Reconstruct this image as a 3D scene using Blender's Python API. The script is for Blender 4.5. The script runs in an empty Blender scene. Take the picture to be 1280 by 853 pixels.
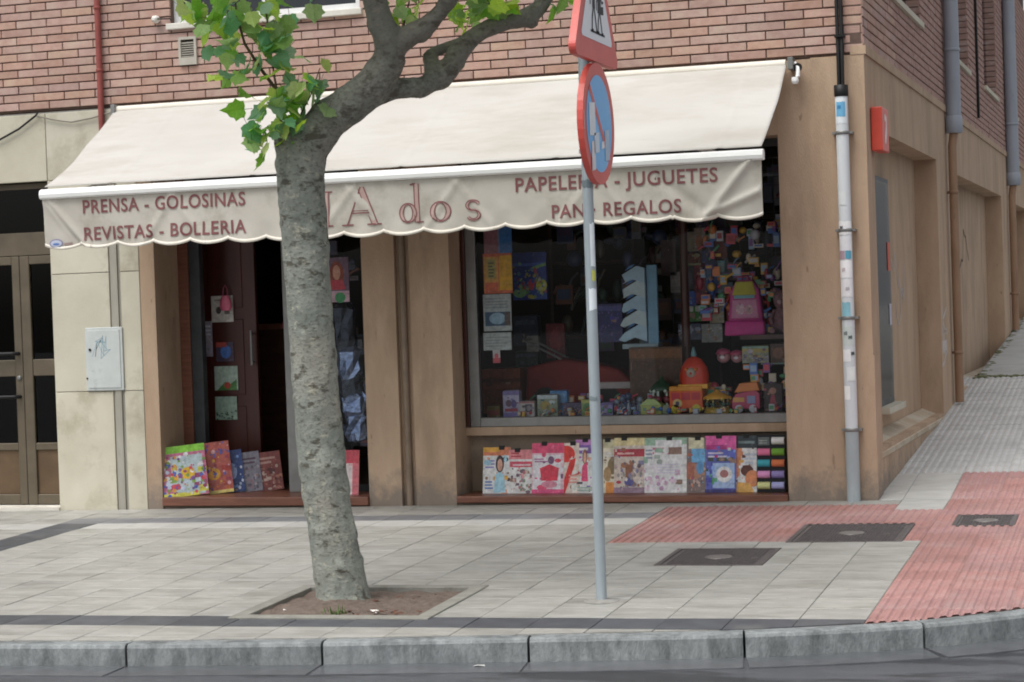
import bpy, bmesh, math, random
from mathutils import Vector, Matrix, noise
R = math.radians
scn = bpy.context.scene
COL = scn.collection
random.seed(7)

# ------------------------------------------------------------------ camera
cam_data = bpy.data.cameras.new('camera')
cam = bpy.data.objects.new('camera', cam_data)
COL.objects.link(cam)
yaw, pitch, roll = R(17.436), R(-1.065), 0.0345
fw = Vector((-math.sin(yaw)*math.cos(pitch), math.cos(yaw)*math.cos(pitch), math.sin(pitch)))
rt0 = Vector((math.cos(yaw), math.sin(yaw), 0))
up0 = rt0.cross(fw)
rt = rt0*math.cos(roll) - up0*math.sin(roll)
up = up0*math.cos(roll) + rt0*math.sin(roll)
rot = Matrix((rt, up, -fw)).transposed()
cam.matrix_world = Matrix.Translation((1.895, -14.965, 1.55)) @ rot.to_4x4()
cam_data.sensor_width = 36
cam_data.lens = 2500/1280*36
cam_data.clip_start = 0.1
cam_data.clip_end = 400
scn.camera = cam

# ------------------------------------------------------------------ light
SUN_EL, SUN_AZ = R(64), R(208)      # azimuth clockwise from +y
world = bpy.data.worlds.new('World')
scn.world = world
world.use_nodes = True
wn = world.node_tree
sky = wn.nodes.new('ShaderNodeTexSky')
sky.sky_type = 'NISHITA'
sky.sun_disc = False
sky.sun_elevation = SUN_EL
sky.sun_rotation = SUN_AZ
sky.dust_density = 4.0
sky.ozone_density = 0.6
hs = wn.nodes.new('ShaderNodeHueSaturation')     # overcast: a nearly white sky
hs.inputs['Saturation'].default_value = 0.22
wn.links.new(sky.outputs[0], hs.inputs['Color'])
wn.links.new(hs.outputs[0], wn.nodes['Background'].inputs[0])
wn.nodes['Background'].inputs[1].default_value = 0.13
sd = bpy.data.lights.new('sun', 'SUN')
sd.energy = 1.5
sd.angle = R(36)
sd.color = (1.0, 0.992, 0.975)
sun = bpy.data.objects.new('sun', sd)
COL.objects.link(sun)
sdir = Vector((math.sin(SUN_AZ)*math.cos(SUN_EL), math.cos(SUN_AZ)*math.cos(SUN_EL), math.sin(SUN_EL)))
sun.rotation_euler = sdir.to_track_quat('Z', 'Y').to_euler()
sun.location = sdir*30
scn.view_settings.view_transform = 'Standard'
scn.view_settings.look = 'None'
scn.view_settings.exposure = 0.5
scn.view_settings.gamma = 1
try:
    scn.cycles.filter_width = 1.9
    scn.cycles.max_bounces = 8
    scn.cycles.transparent_max_bounces = 12
except Exception:
    pass

# ------------------------------------------------------------------ materials
def hx(s):
    s = s.lstrip('#'); o = []
    for i in (0, 2, 4):
        c = int(s[i:i+2], 16)/255
        o.append(c/12.92 if c <= .04045 else ((c+.055)/1.055)**2.4)
    return tuple(o)
def lin(c): return hx(c) if isinstance(c, str) else c
MATS = {}
def pm(name, c1, c2=None, scale=6, rough=.7, bump=0, bscale=60, spec=.3, rand=0, metal=0, detail=6, c3=None, s3=1.3, lo=.58, hi=.72, stretch=None, coat=0, splash=None, spots=None, sp_s=24, sp_lo=.68):
    """surface with two mixed tones, a third stain tone in patches, fine relief and a per-object tint"""
    if name in MATS: return MATS[name]
    m = bpy.data.materials.new(name); m.use_nodes = True
    nt = m.node_tree; N = nt.nodes; L = nt.links
    b = N['Principled BSDF']
    b.inputs['Roughness'].default_value = rough
    b.inputs['Metallic'].default_value = metal
    b.inputs['Specular IOR Level'].default_value = spec
    if coat: b.inputs['Coat Weight'].default_value = coat
    c1 = lin(c1); c2 = lin(c2) if c2 else tuple(v*.82 for v in c1)
    tc = N.new('ShaderNodeTexCoord')
    vec = tc.outputs['Object']
    if stretch:
        mp = N.new('ShaderNodeMapping'); mp.inputs['Scale'].default_value = stretch
        L.new(vec, mp.inputs[0]); vec = mp.outputs[0]
    oi = None
    if rand:
        oi = N.new('ShaderNodeObjectInfo')
        ad = N.new('ShaderNodeVectorMath'); ad.operation = 'MULTIPLY_ADD'
        cb = N.new('ShaderNodeCombineXYZ')
        for i in range(3): L.new(oi.outputs['Random'], cb.inputs[i])
        ad.inputs[1].default_value = (37, 53, 71)
        L.new(cb.outputs[0], ad.inputs[0]); L.new(vec, ad.inputs[2]); vec = ad.outputs[0]
    n = N.new('ShaderNodeTexNoise'); n.inputs['Scale'].default_value = scale; n.inputs['Detail'].default_value = detail; n.inputs['Roughness'].default_value = .62
    L.new(vec, n.inputs['Vector'])
    rp = N.new('ShaderNodeValToRGB')
    rp.color_ramp.elements[0].position = .34; rp.color_ramp.elements[1].position = .66
    rp.color_ramp.elements[0].color = (*c2, 1); rp.color_ramp.elements[1].color = (*c1, 1)
    L.new(n.outputs[0], rp.inputs[0])
    out = rp.outputs[0]
    if c3:
        n3 = N.new('ShaderNodeTexNoise'); n3.inputs['Scale'].default_value = s3; n3.inputs['Detail'].default_value = 7
        n3.inputs['Roughness'].default_value = .7
        L.new(vec, n3.inputs['Vector'])
        mr = N.new('ShaderNodeMapRange'); mr.inputs[1].default_value = lo; mr.inputs[2].default_value = hi
        L.new(n3.outputs[0], mr.inputs[0])
        mx = N.new('ShaderNodeMix'); mx.data_type = 'RGBA'
        L.new(mr.outputs[0], mx.inputs[0]); L.new(out, mx.inputs[6]); mx.inputs[7].default_value = (*lin(c3), 1)
        out = mx.outputs[2]
    if spots:        # small marks: gum, drips, chips
        n5 = N.new('ShaderNodeTexNoise'); n5.inputs['Scale'].default_value = sp_s; n5.inputs['Detail'].default_value = 3; L.new(vec, n5.inputs['Vector'])
        m5 = N.new('ShaderNodeMapRange'); m5.inputs[1].default_value = sp_lo; m5.inputs[2].default_value = sp_lo+.03; m5.inputs[4].default_value = .7; L.new(n5.outputs[0], m5.inputs[0])
        x5 = N.new('ShaderNodeMix'); x5.data_type = 'RGBA'; L.new(m5.outputs[0], x5.inputs[0]); L.new(out, x5.inputs[6]); x5.inputs[7].default_value = (*lin(spots), 1); out = x5.outputs[2]
    if splash:       # mud splashed up from the pavement, with a ragged upper edge
        sx_ = N.new('ShaderNodeSeparateXYZ'); L.new(tc.outputs['Object'], sx_.inputs[0])
        n4 = N.new('ShaderNodeTexNoise'); n4.inputs['Scale'].default_value = 5; n4.inputs['Detail'].default_value = 8; n4.inputs['Roughness'].default_value = .75
        L.new(tc.outputs['Object'], n4.inputs['Vector'])
        am = N.new('ShaderNodeMath'); am.operation = 'MULTIPLY_ADD'; am.inputs[1].default_value = -.9; L.new(n4.outputs[0], am.inputs[0]); L.new(sx_.outputs[2], am.inputs[2])
        m4 = N.new('ShaderNodeMapRange'); m4.inputs[1].default_value = -.20; m4.inputs[2].default_value = -.42; m4.inputs[3].default_value = 0; m4.inputs[4].default_value = .75; L.new(am.outputs[0], m4.inputs[0])
        x4 = N.new('ShaderNodeMix'); x4.data_type = 'RGBA'; L.new(m4.outputs[0], x4.inputs[0]); L.new(out, x4.inputs[6]); x4.inputs[7].default_value = (*lin(splash), 1); out = x4.outputs[2]
    if rand:
        h = N.new('ShaderNodeHueSaturation')
        ma = N.new('ShaderNodeMapRange'); ma.inputs[3].default_value = 1-rand; ma.inputs[4].default_value = 1+rand
        L.new(oi.outputs['Random'], ma.inputs[0]); L.new(ma.outputs[0], h.inputs['Value'])
        wn_ = N.new('ShaderNodeTexWhiteNoise'); wn_.noise_dimensions = '1D'
        L.new(oi.outputs['Random'], wn_.inputs['W'])
        mh = N.new('ShaderNodeMapRange'); mh.inputs[3].default_value = .5-rand*.05; mh.inputs[4].default_value = .5+rand*.05
        L.new(wn_.outputs['Value'], mh.inputs[0]); L.new(mh.outputs[0], h.inputs['Hue'])
        ms = N.new('ShaderNodeMapRange'); ms.inputs[3].default_value = 1-rand*1.6; ms.inputs[4].default_value = 1+rand*.5
        L.new(wn_.outputs['Value'], ms.inputs[0]); L.new(ms.outputs[0], h.inputs['Saturation'])
        L.new(out, h.inputs['Color']); out = h.outputs[0]
    L.new(out, b.inputs['Base Color'])
    if bump:
        nb = N.new('ShaderNodeTexNoise'); nb.inputs['Scale'].default_value = bscale; nb.inputs['Detail'].default_value = 5
        L.new(vec, nb.inputs['Vector'])
        bp = N.new('ShaderNodeBump'); bp.inputs['Strength'].default_value = bump; bp.inputs['Distance'].default_value = .01
        L.new(nb.outputs[0], bp.inputs['Height']); L.new(bp.outputs[0], b.inputs['Normal'])
    m.diffuse_color = (*c1, 1)
    MATS[name] = m
    return m
def flat(c, rough=.5):
    """printed or moulded colour with a faint unevenness"""
    key = 'print_%s_%d' % (c if isinstance(c, str) else '_'.join('%02d' % int(v*99) for v in c), int(rough*10))
    c = lin(c)
    return pm(key, c, tuple(v*.86 for v in c), scale=9, rough=rough, spec=.4)
def ink(c):
    """printed colour broken up the way a photograph on a cover is"""
    l = tuple(min(.85, v*1.25) for v in lin(c)); g = sum(l)/3
    return pm('cover_ink_'+c, l, tuple(v*.6 for v in l), scale=22, rough=.35, spec=.4, detail=3, c3=tuple(min(1, .8*v+.22*g+.05) for v in l), s3=34, lo=.54, hi=.68)
def glass_mat(name, tint=(1, 1, 1), rough=.02, ior=1.34):
    m = bpy.data.materials.new(name); m.use_nodes = True
    nt = m.node_tree; N = nt.nodes; L = nt.links
    for n in list(N): N.remove(n)
    o = N.new('ShaderNodeOutputMaterial'); mx = N.new('ShaderNodeMixShader')
    t = N.new('ShaderNodeBsdfTransparent'); t.inputs[0].default_value = (*tint, 1)
    g = N.new('ShaderNodeBsdfGlossy'); g.inputs['Roughness'].default_value = rough
    f = N.new('ShaderNodeFresnel'); f.inputs[0].default_value = ior
    L.new(f.outputs[0], mx.inputs[0]); L.new(t.outputs[0], mx.inputs[1]); L.new(g.outputs[0], mx.inputs[2]); L.new(mx.outputs[0], o.inputs[0])
    return m

# ------------------------------------------------------------------ mesh helpers
class MB:
    def __init__(s): s.v = []; s.f = []; s.m = []; s.mats = []; s.smooth = []
    def mi(s, m):
        if m not in s.mats: s.mats.append(m)
        return s.mats.index(m)
    def poly(s, pts, m, smooth=False):
        k = len(s.v); s.v += [tuple(p) for p in pts]; s.f.append(list(range(k, k+len(pts)))); s.m.append(s.mi(m)); s.smooth.append(smooth)
    def box(s, x0, x1, y0, y1, z0, z1, m):
        k = len(s.v)
        s.v += [(x0,y0,z0),(x1,y0,z0),(x1,y1,z0),(x0,y1,z0),(x0,y0,z1),(x1,y0,z1),(x1,y1,z1),(x0,y1,z1)]
        for q in ((0,3,2,1),(4,5,6,7),(0,1,5,4),(1,2,6,5),(2,3,7,6),(3,0,4,7)):
            s.f.append([k+i for i in q]); s.m.append(s.mi(m)); s.smooth.append(False)
    def prism(s, pts, y0, y1, m):
        """polygon in x,z (counter-clockwise seen from -y) extruded from y0 to y1"""
        k = len(s.v); n = len(pts)
        s.v += [(p[0], y0, p[1]) for p in pts]+[(p[0], y1, p[1]) for p in pts]
        s.f.append(list(range(k, k+n))); s.f.append(list(range(k+2*n-1, k+n-1, -1)))
        s.m += [s.mi(m)]*2; s.smooth += [False]*2
        for i in range(n):
            j = (i+1) % n
            s.f.append([k+i, k+n+i, k+n+j, k+j]); s.m.append(s.mi(m)); s.smooth.append(False)
    def tube(s, pts, rad, m, n=10, caps=True, sq=None):
        pts = [Vector(p) for p in pts]
        if not hasattr(rad, '__len__'): rad = [rad]*len(pts)
        k = len(s.v); ref = None
        for i, p in enumerate(pts):
            d = (pts[min(i+1, len(pts)-1)]-pts[max(i-1, 0)]).normalized()
            if ref is None: ref = Vector((0, 0, 1)) if abs(d.z) < .9 else Vector((0, 1, 0))
            a = d.cross(ref).normalized(); b = d.cross(a).normalized(); ref = -b if False else ref
            for q in range(n):
                t = 2*math.pi*q/n
                s.v.append(tuple(p+(a*math.cos(t)+b*math.sin(t))*rad[i]))
        for i in range(len(pts)-1):
            for q in range(n):
                r_ = (q+1) % n
                s.f.append([k+i*n+q, k+i*n+r_, k+(i+1)*n+r_, k+(i+1)*n+q]); s.m.append(s.mi(m)); s.smooth.append(True)
        if caps:
            e = len(s.v); s.v += s.v[k:k+n]+s.v[e-n:e]; s.f.append([e+q for q in range(n-1, -1, -1)]); s.f.append([e+n+q for q in range(n)])
            s.m += [s.mi(m)]*2; s.smooth += [False]*2
    def lathe(s, prof, c, m, n=18, axis='z', sx=1, sy=1):
        k = len(s.v)
        for (r_, z) in prof:
            for q in range(n):
                t = 2*math.pi*q/n; a, b = r_*math.cos(t)*sx, r_*math.sin(t)*sy
                p = (c[0]+a, c[1]+b, c[2]+z) if axis == 'z' else ((c[0]+a, c[1]+z, c[2]+b) if axis == 'y' else (c[0]+z, c[1]+a, c[2]+b))
                s.v.append(p)
        for i in range(len(prof)-1):
            for q in range(n):
                r2 = (q+1) % n
                s.f.append([k+i*n+q, k+i*n+r2, k+(i+1)*n+r2, k+(i+1)*n+q]); s.m.append(s.mi(m)); s.smooth.append(True)
        e = len(s.v); s.v += s.v[k:k+n]+s.v[e-n:e]; s.f.append([e+q for q in range(n-1, -1, -1)]); s.f.append([e+n+q for q in range(n)])
        s.m += [s.mi(m)]*2; s.smooth += [False]*2
    def ball(s, c, r, m, n=12, sx=1, sy=1, sz=1):
        pr = [(max(.02, math.sin(math.pi*i/8))*r, -math.cos(math.pi*i/8)*r*sz) for i in range(9)]
        s.lathe(pr, c, m, n, 'z', sx, sy)
    def disc(s, cx, cz, y, rx, rz, m, n=14, a0=0, a1=2*math.pi):
        s.poly([(cx+rx*math.cos(a0+(a1-a0)*i/n), y, cz+rz*math.sin(a0+(a1-a0)*i/n)) for i in range(n)], m)
    def mesh(s, name):
        me = bpy.data.meshes.new(name); me.from_pydata(s.v, [], s.f)
        for m in s.mats: me.materials.append(m)
        me.polygons.foreach_set('material_index', s.m); me.polygons.foreach_set('use_smooth', s.smooth)
        me.update(); return me
    def build(s, name, parent=None, loc=None, fix=True):
        me = s.mesh(name)
        if fix:
            bm = bmesh.new(); bm.from_mesh(me); bmesh.ops.recalc_face_normals(bm, faces=bm.faces); bm.to_mesh(me); bm.free()
        return link(name, me, parent, loc)
def link(name, me, parent=None, loc=None):
    o = bpy.data.objects.new(name, me); COL.objects.link(o)
    if parent: o.parent = parent
    if loc: o.location = loc
    return o
def tag(o, label=None, cat=None, group=None, kind=None):
    if label: o['label'] = label
    if cat: o['category'] = cat
    if group: o['group'] = group
    if kind: o['kind'] = kind
    return o
def thing(name, label, cat, loc=(0, 0, 0), group=None, rot=None):
    o = bpy.data.objects.new(name, None); COL.objects.link(o); o.location = loc; o.empty_display_size = .1
    if rot: o.rotation_euler = rot
    return tag(o, label, cat, group)
def bevel(o, w=.005, seg=2):
    b = o.modifiers.new('bevel', 'BEVEL'); b.width = w; b.segments = seg; b.limit_method = 'ANGLE'; return o
def solid(o, t, off=0):
    b = o.modifiers.new('thickness', 'SOLIDIFY'); b.thickness = t; b.offset = off; return o
def holed(mb, a0, a1, z0, z1, y0, y1, holes, m, f=None):
    """wall slab in x (a) and z with rectangular holes (a0,a1,z0,z1)"""
    xs = sorted({a0, a1, *[min(max(h[i], a0), a1) for h in holes for i in (0, 1)]})
    zs = sorted({z0, z1, *[min(max(h[i], z0), z1) for h in holes for i in (2, 3)]})
    for i in range(len(xs)-1):
        j = 0
        while j < len(zs)-1:
            inh = lambda jj: any(h[0]-1e-6 <= xs[i] and xs[i+1] <= h[1]+1e-6 and h[2]-1e-6 <= zs[jj] and zs[jj+1] <= h[3]+1e-6 for h in holes)
            if inh(j): j += 1; continue
            k = j
            while k+1 < len(zs)-1 and not inh(k+1): k += 1
            mb.box(xs[i], xs[i+1], y0, y1, zs[j], zs[k+1], m)
            j = k+1
SA = R(1.0)          # the side wall turns one degree off square
SROT = (0, 0, math.pi/2-SA)   # local x runs up the side street, local -y points out of the side wall
def sw(s_, o, z): return (s_*math.sin(SA)+o*math.cos(SA), s_*math.cos(SA)-o*math.sin(SA), z)
def gz(x, y): return (.025*y if y < 0 else .072*y)+.009*x

# ------------------------------------------------------------------ setting materials
M_TILE = pm('paving_stone', '#aaa8a2', '#96948e', scale=5, rough=.5, bump=.25, bscale=90, rand=.05, c3='#86847d', s3=1.8, lo=.47, hi=.68, spots='#6f6c66', sp_s=22, sp_lo=.67, stretch=(1, 3.2, 1), spec=.35)
M_TILEF = pm('worn_dark_paving_stone', '#7f8083', '#6e6f72', scale=7, rough=.5, bump=.2, bscale=90, rand=.12, c3='#8d8c89', s3=1.5)
M_TILEW = pm('pale_paving_stone', '#b9b8b4', '#a8a7a2', scale=5, rough=.5, bump=.2, bscale=90, rand=.06, c3='#98968e', s3=1.1, stretch=(1, 3, 1))
M_TILED = pm('dark_paving_stone', '#595b5f', '#4b4d51', scale=7, rough=.5, bump=.2, bscale=90, rand=.12, c3='#706f6d', s3=1.5)
M_RED = pm('red_ribbed_tile', '#ad807b', '#9a706b', scale=6, rough=.6, bump=.25, bscale=120, rand=.08, c3='#a88a85', s3=2.2, lo=.48, hi=.7, spots='#7d5c58', sp_s=22, sp_lo=.68)
M_GRIB = pm('grey_ribbed_tile', '#c0bfbd', '#adaca9', scale=6, rough=.6, bump=.25, bscale=120, rand=.07, c3='#9b9a96', s3=1.2)
M_JOINT = pm('joint_mortar', '#979590', '#86847e', scale=20, rough=.9)
M_KERB = pm('granite_kerb', '#919595', '#777b7c', scale=24, rough=.55, bump=.5, bscale=110, rand=.05, c3='#5c6060', s3=7, lo=.46, hi=.66, stretch=(1, 1, .4))
M_GUT = pm('wet_gutter_stone', '#626467', '#55575a', scale=8, rough=.22, bump=.3, bscale=140, rand=.08, c3='#4f5052', s3=2.2, spec=.5)
M_ROAD = pm('damp_asphalt', '#5f6064', '#4e5054', scale=2.2, rough=.24, bump=.5, bscale=200, c3='#3a3b3e', s3=1.3, lo=.5, hi=.57, spec=.5, stretch=(.35, 1.6, 1))
M_SOIL = pm('bare_soil', '#75685f', '#5d5149', scale=22, rough=.95, bump=1.0, bscale=70, c3='#7d6f64', s3=9)
M_BED = pm('bed_border_stone', '#918f87', '#7f7d76', scale=9, rough=.75, bump=.4, bscale=120, rand=.06, c3='#6f6c5f', s3=4)
M_IRON = pm('cast_iron', '#6a6463', '#575252', scale=18, rough=.5, bump=.3, bscale=160, metal=.1, c3='#7d7773', s3=6)

# ------------------------------------------------------------------ kerb line and pavement
KP = [(-13.9,-5.90),(-12.8,-5.87),(-11.7,-5.84),(-10.6,-5.81),(-9.5,-5.78),(-8.4,-5.755),(-7.3,-5.73),(-6.3,-5.70),(-5.27,-5.675),(-4.25,-5.645),(-3.232,-5.594),(-2.166,-5.482),(-1.1,-5.331),(-.026,-5.163),(.828,-4.881),(1.5,-4.40),(1.98,-3.70),(2.24,-2.85),(2.36,-1.9),(2.42,-.9),(2.44,0.0),(2.46,1.1),(2.48,2.2),(2.5,3.3),(2.52,4.4),(2.54,5.5),(2.56,6.6),(2.58,7.7),(2.60,8.8),(2.62,9.9),(2.64,11),(2.67,12.1),(2.7,13.2),(2.72,14.3),(2.75,15.4),(2.78,16.5),(2.8,17.6)]
KW = .11
def off(i, d):
    p = Vector(KP[i]); a = Vector(KP[max(i-1, 0)]); b = Vector(KP[min(i+1, len(KP)-1)])
    t = (b-a).normalized(); n = Vector((-t.y, t.x)); return p+n*d
KIN = [off(i, KW) for i in range(len(KP))]
KOUT = [off(i, -.27) for i in range(len(KP))]
def road_z(x, y):
    return (.009*x-.2575) if y < -5.3 else ((.025*y+.009*x-.125) if y < 0 else (.072*y+.009*x-.125))

rm = MB()
for (xa, xb, ya, yb) in ((-120, 120, -120, -5.3), (-120, 120, -5.3, 0), (.5, 120, 0, 120)):
    rm.poly([(x, y, road_z(x, y+(1e-6 if y == ya else -1e-6))) for x, y in ((xa, ya), (xb, ya), (xb, yb), (xa, yb))], M_ROAD)
road = rm.build('road'); tag(road, 'dark damp asphalt road in front of the kerb', None, None, 'structure')

pv = MB()
iz = KP.index((2.44, 0.0))
A_ = [(p.x, p.y) for p in KIN[:iz]]+[(KIN[iz].x, 0.0)]
pv.poly([(x, y, gz(x, y)-.007) for x, y in A_+[(-13.9, 0)]], M_JOINT)
B_ = [(KIN[iz].x, 0.0)]+[(p.x, p.y) for p in KIN[iz+1:]]+[(.31, 17.6), (0, 0)]
pv.poly([(x, y, .072*y+.009*x-.007) for x, y in B_], M_JOINT)
# under the front doors and the skirt of the wall
pv.poly([(-13.9, 0, -.13), (0, 0, -.007), (0, .12, .0), (-13.9, .12, -.12)], M_JOINT)
pavement = pv.build('pavement')
bm = bmesh.new(); bm.from_mesh(pavement.data)      # leave an opening for the tree bed
for co, no in (((-2.92+.01, 0, 0), (1, 0, 0)), ((-1.885-.01, 0, 0), (1, 0, 0)), ((0, -4.78+.01, 0), (0, 1, 0)), ((0, -3.86-.01, 0), (0, 1, 0))):
    bmesh.ops.bisect_plane(bm, geom=bm.verts[:]+bm.edges[:]+bm.faces[:], plane_co=co, plane_no=no)
bmesh.ops.delete(bm, geom=[f for f in bm.faces if -2.92 < f.calc_center_median().x < -1.885 and -4.78 < f.calc_center_median().y < -3.86], context='FACES')
bm.to_mesh(pavement.data); bm.free(); tag(pavement, 'grey and red tiled street pavement round the corner of the building', None, None, 'structure')

kerb = bpy.data.objects.new('kerb', None); COL.objects.link(kerb); tag(kerb, 'granite kerb along the street corner', None, None, 'structure')
gutter = bpy.data.objects.new('gutter', None); COL.objects.link(gutter); tag(gutter, 'wet stone gutter below the kerb', None, None, 'structure')
for i in range(len(KP)-1):
    nsub = 3 if -1.2 < KP[i][0] and KP[i][1] < 0 else 1
    if nsub == 3:   # curved stones follow a smooth line
        P0 = Vector(KP[max(i-1, 0)]); P1 = Vector(KP[i]); P2 = Vector(KP[i+1]); P3 = Vector(KP[min(i+2, len(KP)-1)])
        cr = lambda t: .5*((2*P1)+(P2-P0)*t+(2*P0-5*P1+4*P2-P3)*t*t+(3*P1-P0-3*P2+P3)*t*t*t)
        pts = [cr(k/nsub) for k in range(nsub+1)]
    else:
        pts = [Vector(KP[i]), Vector(KP[i+1])]
    L_ = (pts[-1]-pts[0]).length
    g = .007
    pts[0] = pts[0]+(pts[1]-pts[0]).normalized()*g; pts[-1] = pts[-1]+(pts[-2]-pts[-1]).normalized()*g
    k = MB(); gu = MB(); rows = []; grow = []
    for q, p in enumerate(pts):
        t = (pts[min(q+1, nsub)]-pts[max(q-1, 0)]).normalized(); n = Vector((-t.y, t.x))
        zt = gz(p.x, p.y); zr = road_z(p.x, p.y)
        prof = [(-.0, zr-.05), (-.0, zt-.022), (.007, zt-.007), (.022, zt), (KW-.002, zt), (KW-.002, zr-.05)]
        rows.append([(p.x+n.x*d, p.y+n.y*d, z) for d, z in prof])
        grow.append([(p.x-n.x*.27, p.y-n.y*.27, zr-.03), (p.x-n.x*.27, p.y-n.y*.27, zr+.004), (p.x-n.x*.003, p.y-n.y*.003, zr+.004), (p.x-n.x*.003, p.y-n.y*.003, zr-.03)])
    for mb, rr, mm in ((k, rows, M_KERB), (gu, grow, M_GUT)):
        c = len(rr[0])
        for q in range(len(rr)-1):
            for e in range(c):
                e2 = (e+1) % c
                mb.poly([rr[q][e], rr[q][e2], rr[q+1][e2], rr[q+1][e]], mm)
        mb.poly(rr[0], mm); mb.poly(rr[-1][::-1], mm)
    o = k.build('kerb_stone', kerb)
    wv = o.modifiers.new('weld', 'WELD'); wv.merge_threshold = .0005
    o = gu.build('gutter_stone', gutter)

def clip(poly, d=.004):
    """cut a tile's outline along the inner edge of the kerb"""
    for i in range(len(KIN)-1):
        a, b = KIN[i], KIN[i+1]
        t = (b-a).normalized(); n = Vector((-t.y, t.x)); out = []
        if abs((a+b)[0]/2-poly[0][0])+abs((a+b)[1]/2-poly[0][1]) > 3 and i not in (0,): continue
        s_ = [(Vector(p)-a).dot(n)-d for p in poly]
        for q in range(len(poly)):
            r_ = (q+1) % len(poly)
            if s_[q] >= 0: out.append(poly[q])
            if (s_[q] >= 0) != (s_[r_] >= 0):
                f = s_[q]/(s_[q]-s_[r_]); out.append((poly[q][0]+(poly[r_][0]-poly[q][0])*f, poly[q][1]+(poly[r_][1]-poly[q][1])*f))
        poly = out
        if len(poly) < 3: return []
    return poly
TW, TH = .345, .30
def tile_mesh(name, m, w=TW, h=TH, j=.0025):
    b = MB(); a, c = w/2-j, h/2-j; e = .003
    lo_ = [(-a,-c,-.012),(a,-c,-.012),(a,c,-.012),(-a,c,-.012)]
    mi_ = [(-a,-c,-.002),(a,-c,-.002),(a,c,-.002),(-a,c,-.002)]
    hi_ = [(-a+e,-c+e,0),(a-e,-c+e,0),(a-e,c-e,0),(-a+e,c-e,0)]
    for q in range(4):
        r_ = (q+1) % 4
        b.poly([lo_[q], lo_[r_], mi_[r_], mi_[q]], m); b.poly([mi_[q], mi_[r_], hi_[r_], hi_[q]], m)
    b.poly(hi_, m)
    return b.mesh(name)
def rib_mesh(name, m, w=TW, h=TH, n=6, j=.0012, hr=.0045):
    """paving tile with raised bars running up the street"""
    b = MB(); a, c = w/2-j, h/2-j; p = 2*a/n
    b.poly([(-a,-c,-.004),(a,-c,-.004),(a,c,-.004),(-a,c,-.004)], m)
    for k in range(4):
        q = [(-a,-c),(a,-c),(a,c),(-a,c)]; u_, v_ = q[k], q[(k+1) % 4]
        b.poly([(*u_,-.014),(*v_,-.014),(*v_,-.004),(*u_,-.004)], m)
    for i in range(n):
        x = -a+p*(i+.5); t, o_ = p*.20, p*.36
        b.poly([(x-t,-c+.006,hr),(x+t,-c+.006,hr),(x+t,c-.006,hr),(x-t,c-.006,hr)], m)
        b.poly([(x-o_,-c,-.0038),(x-t,-c+.006,hr),(x-t,c-.006,hr),(x-o_,c,-.0038)], m)
        b.poly([(x+t,-c+.006,hr),(x+o_,-c,-.0038),(x+o_,c,-.0038),(x+t,c-.006,hr)], m)
        b.poly([(x-o_,-c,-.0038),(x+o_,-c,-.0038),(x+t,-c+.006,hr),(x-t,-c+.006,hr)], m)
        b.poly([(x+o_,c,-.0038),(x-o_,c,-.0038),(x-t,c-.006,hr),(x+t,c-.006,hr)], m)
    return b.mesh(name)
T_G, T_W, T_D, T_F = tile_mesh('tile', M_TILE), tile_mesh('tile_pale', M_TILEW), tile_mesh('tile_dark', M_TILED), tile_mesh('tile_worn', M_TILEF)
T_R, T_RG = rib_mesh('tile_red', M_RED), rib_mesh('tile_ribbed', M_GRIB, hr=.002)
TROT = (math.atan(.025), -math.atan(.009), 0)
TROT2 = (math.atan(.072), -math.atan(.009), 0)
BED = (-2.92, -1.885, -4.78, -3.86)
HOLES = [(-.99, -.32, -3.04, -2.35), (-.335, .41, -2.11, -1.285), (.66, 1.07, -1.42, -.88)]
rest = {}
def cut_hole(me, x, y, m):
    """the part of a tile that lies outside an iron cover"""
    for h in HOLES:
        a, b, c, d = h[0]-x-.004, h[1]-x+.004, h[2]-y-.004, h[3]-y+.004
        if a >= TW/2-.004 or b <= -TW/2+.004 or c >= TH/2-.004 or d <= -TH/2+.004: continue
        out = bmesh.new()
        for planes in (((a, 0, -1, 0),), ((b, 0, 1, 0),), ((a, 0, 1, 0), (b, 0, -1, 0), (0, c, 0, -1)), ((a, 0, 1, 0), (b, 0, -1, 0), (0, d, 0, 1))):
            bm = bmesh.new(); bm.from_mesh(me)
            for px, py, nx_, ny_ in planes:
                bmesh.ops.bisect_plane(bm, geom=bm.verts[:]+bm.edges[:]+bm.faces[:], plane_co=(px, py, 0), plane_no=(nx_, ny_, 0), clear_inner=True)
            t_ = bpy.data.meshes.new('t'); bm.to_mesh(t_); bm.free(); out.from_mesh(t_); bpy.data.meshes.remove(t_)
        if not out.faces: out.free(); return None
        m2 = bpy.data.meshes.new('tile_cut'); out.to_mesh(m2); out.free(); m2.materials.append(m); return m2
    return me
def place(name, me, x, y, m, vis, rt_=TROT, dz=0):
    jit = random.uniform(-.0012, .0012)
    if vis:
        o = link(name, me, pavement, (x, y, gz(x, y)+jit+dz)); o.rotation_euler = (rt_[0]+random.uniform(-.004, .004), rt_[1]+random.uniform(-.004, .004), random.uniform(-.003, .003))
    else:
        rest.setdefault((name, m), []).append((me, Matrix.Translation((x, y, gz(x, y)+jit+dz)) @ Matrix.Rotation(rt_[0], 4, 'X') @ Matrix.Rotation(rt_[1], 4, 'Y')))
X0, Y0 = .53, -5.07
ncount = 0
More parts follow.
